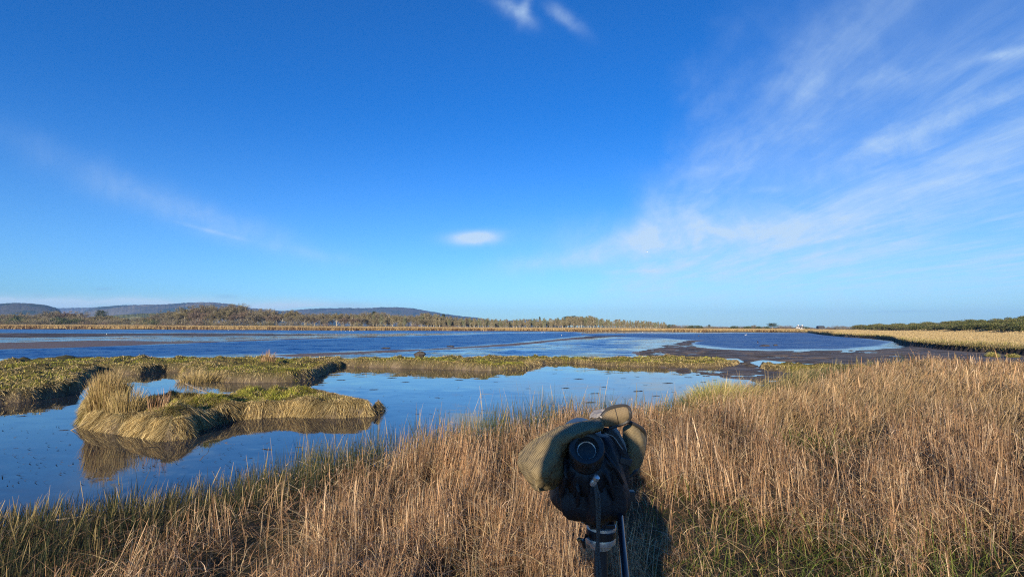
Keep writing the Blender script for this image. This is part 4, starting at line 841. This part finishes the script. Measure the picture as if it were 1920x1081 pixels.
def loft(rows, name, mt, root, thick=.004, sub=2, wr=.013):
    """rows of (px, py, depth) stitched to one cloth sheet with thickness"""
    mb_ = MB(); nc_ = len(rows[0]); vs = [P(*p_) for r_ in rows for p_ in r_]; mb_.add(vs, [(i * nc_ + j, i * nc_ + j + 1, (i + 1) * nc_ + j + 1, (i + 1) * nc_ + j) for i in range(len(rows) - 1) for j in range(nc_ - 1)])
    o = bld(mb_, name, mt, root); m_ = o.modifiers.new('solid', 'SOLIDIFY'); m_.thickness = thick; m_.offset = 0; m_ = o.modifiers.new('sub', 'SUBSURF'); m_.levels = m_.render_levels = sub + 1
    tx = bpy.data.textures.get('wrinkle') or bpy.data.textures.new('wrinkle', 'CLOUDS'); tx.noise_scale = .022; tx.noise_depth = 3; m_ = o.modifiers.new('wr', 'DISPLACE'); m_.texture = tx; m_.strength = wr; m_.texture_coords = 'LOCAL'; return o
def piping(pts, r_, root, name='binding', mt=None, n_=7):
    q_ = [P(*p_) for p_ in pts]; f_ = []
    for i in range(len(q_) - 1):
        for k_ in range(4):
            t = k_ / 4; p0 = q_[max(i - 1, 0)]; p1 = q_[i]; p2 = q_[i + 1]; p3 = q_[min(i + 2, len(q_) - 1)]
            f_.append(.5 * ((2 * p1) + (p2 - p0) * t + (2 * p0 - 5 * p1 + 4 * p2 - p3) * t * t + (3 * p1 - p0 - 3 * p2 + p3) * t ** 3))
    f_.append(q_[-1]); mb_ = MB(); mb_.tube(f_, r_, n_); return bld(mb_, name, mt or M_EDGE, root)
# scope body: objective tube running away from the photographer
view = (P(1100, 838, .80) - Vector((0, 0, H))).normalized()
eax = Vector((-.10, -math.cos(R(36)), math.sin(R(36)))).normalized()
EC = P(1100, 838, .80)
mb_ = MB(); body0 = EC - eax * .075; bdir = Vector((.10, 1, -.02)).normalized()
mb_.lathe(body0 + Vector((0, -.01, -.02)), bdir, [(.004, 0), (.030, .004), (.036, .03), (.036, .12), (.030, .14), (.032, .2), (.044, .25), (.046, .33), (.046, .36), (.040, .362)], 28)
bld(mb_, 'scope_body', M_RUB, sg, angle=50)
mb_ = MB(); mb_.lathe(body0, eax, [(.030, -.01), (.029, .01), (.027, .03), (.0265, .034)], 32); bld(mb_, 'eyepiece_mount', M_RUB, sg)
mb_ = MB(); mb_.lathe(EC, eax, [(.0265, -.044), (.0272, -.040), (.0272, -.030), (.0262, -.028), (.0262, -.026), (.0280, -.024), (.0284, -.006), (.0278, -.001), (.0262, .0012), (.0225, .0010), (.0188, -.0008), (.0170, -.005), (.0163, -.012), (.0158, -.013)], 64)
eyp = bld(mb_, 'eyecup', M_RUB, sg, angle=35)
mb_ = MB(); mb_.lathe(EC, eax, [(.0159, -.0135), (.0146, -.0120), (.0136, -.0128), (.0134, -.0150)], 48); bld(mb_, 'lens_ring', M_MET, eyp)
mb_ = MB(); mb_.lathe(EC, eax, [(.0138, -.0150), (.0138, -.0144), (.011, -.0150), (.007, -.0155), (.003, -.0158), (.0004, -.0159)], 40); bld(mb_, 'lens', M_GLASS, eyp)
# left khaki flap, folded like a leaf
st_ = [((1130, 781), (1131, 789), (1132, 797), (1131, 805), (1124, 808)), ((1106, 786), (1106, 793), (1106, 800), (1108, 807), (1108, 812)), ((1078, 792), (1079, 801), (1081, 810), (1084, 818), (1090, 824)),
       ((1050, 799), (1053, 810), (1058, 820), (1064, 828), (1068, 838)), ((1022, 810), (1030, 824), (1040, 836), (1050, 846), (1064, 872)), ((996, 825), (1008, 842), (1024, 856), (1040, 866), (1060, 896)),
       ((975, 842), (992, 860), (1012, 873), (1030, 882), (1052, 909)), ((969, 862), (986, 876), (1004, 887), (1019, 894), (1042, 915)), ((977, 882), (990, 893), (1001, 899), (1011, 902), (1030, 918)), ((994, 904), (1000, 908), (1004, 910), (1007, 911), (1019, 919)), ((1007, 918), (1008, 918), (1009, 918), (1010, 918), (1012, 918))]
dp_ = (.885, .83, .808, .795, .865)
rows = [[(p_[0], p_[1], d_ + .012 * math.sin(i * 1.3 + j)) for j, (p_, d_) in enumerate(zip(r_, dp_))] for i, r_ in enumerate(st_)]
loft(rows, 'cover_flap', M_KHA, sg)
# top tab with black binding
tb_ = [((1127, 782, .80), (1128, 790, .795), (1131, 800, .80)), ((1136, 770, .80), (1139, 784, .79), (1142, 801, .80)), ((1147, 765, .80), (1150, 780, .79), (1154, 797, .80)), ((1159, 762, .80), (1162, 777, .79), (1166, 794, .80)), ((1170, 761, .80), (1173, 775, .79), (1175, 790, .80)), ((1177, 763, .80), (1179, 774, .795), (1180, 785, .80))]
loft(tb_, 'cover_tab', M_KHB, sg, .005, 2, .003)
piping([(1128, 780, .80), (1137, 769, .80), (1148, 763.5, .80), (1160, 760.8, .80), (1171, 760.5, .80), (1177.5, 763, .80), (1180.5, 770, .797), (1181, 780, .797), (1178, 788, .80), (1168, 793.5, .80), (1154, 798, .80), (1142, 802, .80)], .0030, sg)
piping([(1123, 781, .797), (1128, 788, .79), (1131, 796, .79), (1131.5, 802, .79)], .0012, sg, 'drawcord', M_KHB)
piping([(1153, 765, .793), (1157, 780, .786), (1160, 794, .793)], .0006, sg, 'seam', M_EDGE)
loft([((1104, 786, .90), (1108, 782, .89), (1112, 786, .88)), ((1112, 774, .92), (1116, 776, .89), (1120, 783, .87)), ((1122, 770, .92), (1126, 774, .89), (1130, 782, .87)), ((1134, 769, .92), (1138, 774, .89), (1142, 782, .87))], 'lining', M_GREYC, sg, .004)
# right flap
rf_ = [((1166, 797, .90), (1168, 830, .90), (1174, 860, .90), (1178, 888, .90)), ((1176, 793, .89), (1178, 830, .87), (1180, 862, .87), (1183, 890, .89)), ((1186, 795, .89), (1189, 828, .87), (1189, 860, .875), (1189, 882, .89)), ((1198, 801, .90), (1201, 828, .88), (1199, 856, .885), (1195, 875, .90)), ((1207, 810, .93), (1208.5, 828, .92), (1205, 850, .92), (1199, 870, .93))]
loft(rf_, 'side_flap', M_KHA, sg, .010, 2, .006)
piping([(1170, 791, .90), (1180, 791, .885), (1192, 796, .89), (1203, 803, .90), (1209, 813, .92), (1209, 830, .92), (1206, 850, .92), (1199, 871, .93), (1190, 884, .90), (1180, 892, .895)], .0034, sg)
# gathered black sack round the body
SC = P(1108, 890, .885)
def fold(q_, h_):
    w_ = sst(np.array(h_), -.02, -.06); return 1 + .075 * math.sin(7 * q_ + 1.2 * math.sin(h_ * 40)) + .03 * math.sin(15 * q_ + h_ * 30 + 1.7) + .008 * math.sin(29 * q_ - h_ * 30)
prof = [(.012, .072), (.034, .070), (.046, .058), (.054, .042), (.059, .022), (.062, 0), (.064, -.022), (.064, -.042), (.060, -.052), (.050, -.062), (.036, -.068), (.022, -.072), (.014, -.075), (.013, -.080)]
mb_ = MB(); pf = []
for i in range(len(prof) - 1):
    for k_ in range(3): t = k_ / 3; pf.append((prof[i][0] * (1 - t) + prof[i + 1][0] * t, prof[i][1] * (1 - t) + prof[i + 1][1] * t))
pf.append(prof[-1]); mb_.lathe(SC, (0, 0, 1), pf, 128, fold)
sk = bld(mb_, 'draw_bag', M_CLOTH, sg, angle=180)
# cloth collar between eyecup and sack with radiating folds, behind the eyecup
mb_ = MB(); mb_.lathe(EC - eax * .05, eax, [(.052, -.035), (.049, -.022), (.042, -.008), (.034, .002), (.029, .006)], 96, lambda q_, h_: 1 + .05 * math.sin(13 * q_ + h_ * 50) + .03 * math.sin(29 * q_)); bld(mb_, 'collar', M_CLOTH, sg, angle=180)
def strap(pts, wd_, th_, mt, root, name):
    q_ = [P(*p_) for p_ in pts]; mb_ = MB(); mb_.tube(q_, wd_ / 2, 8, flat=th_ / wd_, ref=tuple(-view)); return bld(mb_, name, mt, root)
strap([(1128, 806, .83), (1142, 808, .82), (1155, 820, .82), (1165, 838, .82), (1174, 858, .82), (1177, 866, .82)], .011, .0025, M_CLOTH, sg, 'strap')
strap([(1150, 800, .85), (1158, 812, .84), (1168, 832, .84), (1172, 850, .84)], .008, .002, M_GREYC, sg, 'strap')
piping([(1134, 812, .812), (1150, 818, .812), (1162, 834, .812), (1168, 842, .812)], .0008, sg, 'edging', M_GREYC)
mb_ = MB(); c_ = P(1173, 864, .82); mb_.box(c_, (.020, .006, .011), Matrix.Rotation(.25, 3, 'Y')); bk = bld(mb_, 'buckle', M_RUB, sg, bevel=.0015)
for (a_, b_) in (((1130, 845), (1168, 905)), ((1125, 862), (1150, 935)), ((1060, 858), (1052, 930)), ((1078, 885), (1082, 955))):
    piping([(a_[0], a_[1], .835), ((a_[0] + b_[0]) / 2 + 4, (a_[1] + b_[1]) / 2, .818), (b_[0], b_[1], .835)], .0035, sg, 'pleat', M_CLOTH)
# toggle and doubled drawstring
mb_ = MB(); c_ = P(1115, 900, .800); mb_.lathe(c_, (.35, -.5, .8), [(.0015, -.011), (.0048, -.009), (.0055, -.003), (.004, .001), (.0055, .004), (.0048, .009), (.002, .011)], 14); bld(mb_, 'toggle', M_MET, sg)
def bead(px_pts, root, name):
    q_ = [P(*p_) for p_ in px_pts]; f_ = []; L_ = sum((q_[i + 1] - q_[i]).length for i in range(len(q_) - 1)); mb_ = MB()
    for i in range(len(q_) - 1):
        k2 = max(2, int((q_[i + 1] - q_[i]).length / .0011))
        for k_ in range(k2): f_.append(q_[i].lerp(q_[i + 1], k_ / k2))
    f_.append(q_[-1]); mb_.tube(f_, [.0022 + .0006 * (i % 2) for i in range(len(f_))], 7); return bld(mb_, name, M_CORD, root, angle=180)
bead([(1115, 903, .805), (1118, 930, .800), (1120, 960, .81), (1121, 1000, .825), (1122, 1040, .83), (1127, 1090, .83), (1130, 1130, .83)], sg, 'drawstring')
bead([(1116, 903, .803), (1123, 932, .803), (1124, 962, .81), (1122, 1000, .825), (1118, 1035, .83), (1121, 1090, .83), (1124, 1130, .83)], sg, 'drawstring')
loft([((1088, 982, .87), (1098, 976, .86), (1106, 972, .86)), ((1096, 970, .85), (1104, 966, .845), (1112, 966, .845)), ((1106, 952, .83), (1114, 950, .822), (1122, 952, .83))], 'lining', M_GREYC, sg, .002, 1)
# tripod head
zc = lambda px, py: P(px, py, .92)
hc = P(1126, 1013, .92)
mb_ = MB(); mb_.lathe(hc, (0.04, -.05, 1), [(.012, .026), (.024, .025), (.0262, .022), (.0262, .010), (.0250, .0095)], 48); bld(mb_, 'head', M_METD, tp, angle=30)
mb_ = MB(); mb_.lathe(hc, (0.04, -.05, 1), [(.0225, .0300), (.0262, .0290), (.0268, .0245), (.0240, .0235)], 48); bld(mb_, 'head_rim', M_MET, tp, angle=30)
mb_ = MB(); mb_.lathe(hc, (0, 0, 1), [(.020, .0085), (.0262, .0075), (.0270, .003), (.0262, -.002), (.0205, -.004), (.0185, -.011), (.0140, -.013)], 48); bld(mb_, 'collar', M_MET, tp, angle=30)
mb_ = MB(); mb_.box(hc + Vector((-.002, .0, .033)), (.046, .05, .008), Matrix.Rotation(.1, 3, 'Z')); bld(mb_, 'plate', M_METD, tp, bevel=.002)
mb_ = MB(); mb_.tube([SC + Vector((.0, 0, -.06)), hc + Vector((0, 0, .033))], [.018, .020], 16); bld(mb_, 'scope_foot', M_METD, sg)
mb_ = MB(); a0 = P(1101, 1003, .905); a1 = P(1092, 1012, .90); a2 = P(1096, 1026, .90); mb_.tube([a0, a1, a2], [.006, .0075, .004], 10, flat=.6); lv = bld(mb_, 'clamp_lever', M_METD, tp)
mb_ = MB(); mb_.lathe(P(1085, 1011, .895), (-.6, -.8, .1), [(.001, -.006), (.0034, -.005), (.0036, .001), (.002, .003)], 14); bld(mb_, 'knob', M_BRASS, lv)
col_b = Vector((hc.x, hc.y, gz0 + .45))
mb_ = MB(); mb_.tube([hc + Vector((0, 0, -.012)), col_b], .0120, 20); bld(mb_, 'centre_column', M_RUB, tp)
sh = Vector((hc.x, hc.y, hc.z - .32)); mb_ = MB(); mb_.lathe(sh, (0, 0, 1), [(.02, -.05), (.04, -.04), (.045, -.01), (.04, .02), (.022, .05)], 24); bld(mb_, 'shoulder', M_METD, tp)
for k_ in range(3):
    a_ = R(95 + 120 * k_); d_ = Vector((math.cos(a_), math.sin(a_), 0)); top_ = sh + d_ * .04; ft = Vector((hc.x, hc.y, gz0 - .03)) + d_ * .50; mb_ = MB(); mb_.tube([top_, top_.lerp(ft, .45)], .014, 14); mb_.tube([top_.lerp(ft, .43), top_.lerp(ft, .75)], .0115, 14); mb_.tube([top_.lerp(ft, .73), ft], .009, 14)
    lg = bld(mb_, 'leg', M_METD, tp)
    for t in (.44, .74): mb_ = MB(); c_ = top_.lerp(ft, t); mb_.tube([c_ - (ft - top_).normalized() * .018, c_ + (ft - top_).normalized() * .018], .018, 14); bld(mb_, 'leg_lock', M_RUB, lg)
# pan handle
mb_ = MB(); q_ = [P(1159, 936, .87), P(1163, 970, .83), P(1168, 1030, .76), P(1173, 1090, .70), P(1177, 1150, .66)]; mb_.tube(q_, [.0042, .0052, .0058, .0062, .0068], 20); ph_ = bld(mb_, 'pan_handle', M_GLOSS, tp)
mb_ = MB(); mb_.box(P(1181, 928, .87), (.016, .012, .016)); mb_.box(P(1166, 930, .875), (.03, .012, .010)); bld(mb_, 'handle_clamp', M_RUB, tp, bevel=.0015)
mb_ = MB(); mb_.tube([P(1160, 938, .87), hc + Vector((.02, 0, .035))], .008, 12); bld(mb_, 'handle_arm', M_METD, tp)

# ------------------------------------------------------------ the photographer, whose shadow falls on the reeds
M_COAT = mat('dark green jacket', (.05, .06, .045), .8, bump=.3, bscale=40); M_SKIN = mat('skin', (.5, .32, .24), .55); M_HAT = mat('grey wool hat', (.12, .12, .13), .9, bump=.4, bscale=150); M_TROU = mat('dark trousers', (.05, .05, .06), .85); M_BOOT = mat('boots', (.05, .035, .025), .6); M_PH = mat('phone', (.02, .02, .022), .3)
def skin(name, nodes, edges, mt, parent, sub=2):
    me = bpy.data.meshes.new(name); me.from_pydata([n_[0] for n_ in nodes], edges, []); o = bpy.data.objects.new(name, me); col.objects.link(o)
    o.modifiers.new('skin', 'SKIN'); 
    if not me.skin_vertices: me.attributes  # layer is made with the modifier
    if not me.skin_vertices:
        bpy.context.view_layer.objects.active = o
        bpy.ops.mesh.customdata_skin_add()
    for i, n_ in enumerate(nodes): sv_ = me.skin_vertices[0].data[i]; r_ = n_[1]; sv_.radius = (r_, r_) if not hasattr(r_, '__len__') else r_; sv_.use_root = (i == 0)
    m_ = o.modifiers.new('sub', 'SUBSURF'); m_.levels = m_.render_levels = sub; me.materials.append(mt); o.parent = parent
    me.polygons.foreach_set('use_smooth', [True] * len(me.polygons)) if len(me.polygons) else None; o.modifiers['skin'].use_smooth_shade = True; return o
PX, PY = -.150, -.33; pz = float(land(np.array([PX]), np.array([PY]))[0][0])
person = empty('person', (PX, PY, pz)); tag(person, 'person in a dark jacket and wool hat holding up a phone to take the picture', 'person')
hf_ = (H + .16 - pz) / 1.80       # build at 1.80 m and scale to stand under the lens
nodes = [((0, 0, .96), .185), ((0, 0, 1.15), .19), ((0, .0, 1.36), .185), ((0, .0, 1.48), .11), ((0, .01, 1.57), .062),
         ((.19, 0, 1.44), .085), ((.25, .04, 1.24), .062), ((.20, .26, 1.34), .045), ((.17, .31, 1.52), .034),
         ((-.19, 0, 1.44), .085), ((-.25, .04, 1.24), .062), ((-.06, .26, 1.34), .045), ((.06, .31, 1.52), .034),
         ((.10, 0, .84), .11), ((.13, .02, .48), .075), ((.14, 0, .10), .052), ((-.10, 0, .84), .11), ((-.13, .02, .48), .075), ((-.14, 0, .10), .052)]
edges = [(0, 1), (1, 2), (2, 3), (3, 4), (2, 5), (5, 6), (6, 7), (7, 8), (2, 9), (9, 10), (10, 11), (11, 12), (0, 13), (13, 14), (14, 15), (0, 16), (16, 17), (17, 18)]
skin('body', nodes, edges, M_COAT, person)
mb_ = MB(); mb_.lathe((0, .02, 1.68), (0, 0, 1), [(.03, -.12), (.052, -.105), (.068, -.06), (.077, 0), (.078, .04), (.066, .085), (.035, .112), (.004, .12)], 24); hd = mb_.build('head', M_SKIN, person)
mb_ = MB(); mb_.tube([(0, .092, 1.70), (0, .118, 1.665), (0, .10, 1.655)], [.009, .013, .008], 8); mb_.build('nose', M_SKIN, hd)
for s_ in (-1, 1): mb_ = MB(); mb_.lathe((s_ * .08, .01, 1.675), (s_, 0, 0), [(.018, -.006), (.027, 0), (.018, .008)], 12); mb_.build('ear', M_SKIN, hd); mb_ = MB(); mb_.lathe((s_ * .03, .090, 1.70), (0, 1, 0), [(.004, 0), (.009, .004), (.003, .008)], 10); mb_.build('eye', M_PH, hd)
mb_ = MB(); mb_.tube([(-.024, .088, 1.622), (0, .095, 1.618), (.024, .088, 1.622)], [.003, .006, .003], 6); mb_.build('mouth', M_COAT, hd)
mb_ = MB(); mb_.lathe((0, .01, 1.70), (0, 0, 1), [(.086, .0), (.090, .02), (.088, .05), (.078, .085), (.045, .115), (.01, .125)], 24); mb_.build('hat', M_HAT, person)
for s_, hx_ in ((1, .17), (-1, .06)):
    hb_ = Vector((hx_, .315, 1.56)); nd = [(hb_ + Vector((0, 0, -.03)), .024), (hb_ + Vector((0, .005, .02)), .03)]; ed = [(0, 1)]
    for k_, (ln_, oz) in enumerate(((.075, -.02), (.082, 0), (.078, .02), (.062, .038))):
        b_ = len(nd); nd += [(hb_ + Vector((-s_ * .008, .02, .02 + oz * .8)), .010), (hb_ + Vector((-s_ * .025, .035, .022 + oz)), .009), (hb_ + Vector((-s_ * (.02 + ln_ * .5), .045, .024 + oz)), .0078)]; ed += [(1, b_), (b_, b_ + 1), (b_ + 1, b_ + 2)]
    b_ = len(nd); nd += [(hb_ + Vector((-s_ * .02, -.005, .0)), .011), (hb_ + Vector((-s_ * .042, -.004, .02)), .009)]; ed += [(0, b_), (b_, b_ + 1)]
    skin('hand', [(tuple(n_[0]), n_[1]) for n_ in nd], ed, M_SKIN, person, 1)
for s_ in (-1, 1): mb_ = MB(); mb_.tube([(s_ * .14, -.08, .04), (s_ * .14, 0, .055), (s_ * .145, .1, .04), (s_ * .15, .17, .03)], [.04, .05, .045, .03], 12, flat=1); mb_.build('boot', M_BOOT, person)
person.scale = (hf_,) * 3
phn = MB(); phn.box((0, 0, 0), (.16, .009, .075)); po = phn.build('phone', M_PH, None, bevel=.003); po.location = (-.045, -.07, H - .005); tag(po, 'dark phone held up level in front of the photographer', 'phone')

# ------------------------------------------------------------ haze
HAZE = 1
if HAZE:
    m = bpy.data.materials.new('haze'); m.use_nodes = True; m.cycles.volume_sampling = 'DISTANCE'; m.cycles.homogeneous_volume = True; n = NT(m.node_tree); n.n.remove(n.n['Principled BSDF']); pv = n.n.new('ShaderNodeVolumePrincipled')
    pv.inputs['Color'].default_value = (.27, .52, .98, 1); pv.inputs['Density'].default_value = 1.0e-4; pv.inputs['Anisotropy'].default_value = 0.0; n.link(pv.outputs[0], n.n['Material Output'].inputs['Volume'])
    mb_ = MB(); mb_.box((0, 3000, 114), (16000, 8400, 250)); hz_o = mb_.build('haze', m, None, False); hz_o.location = (0, 0, 0); tag(hz_o, 'thin blue haze over the estuary', None, None, 'stuff')
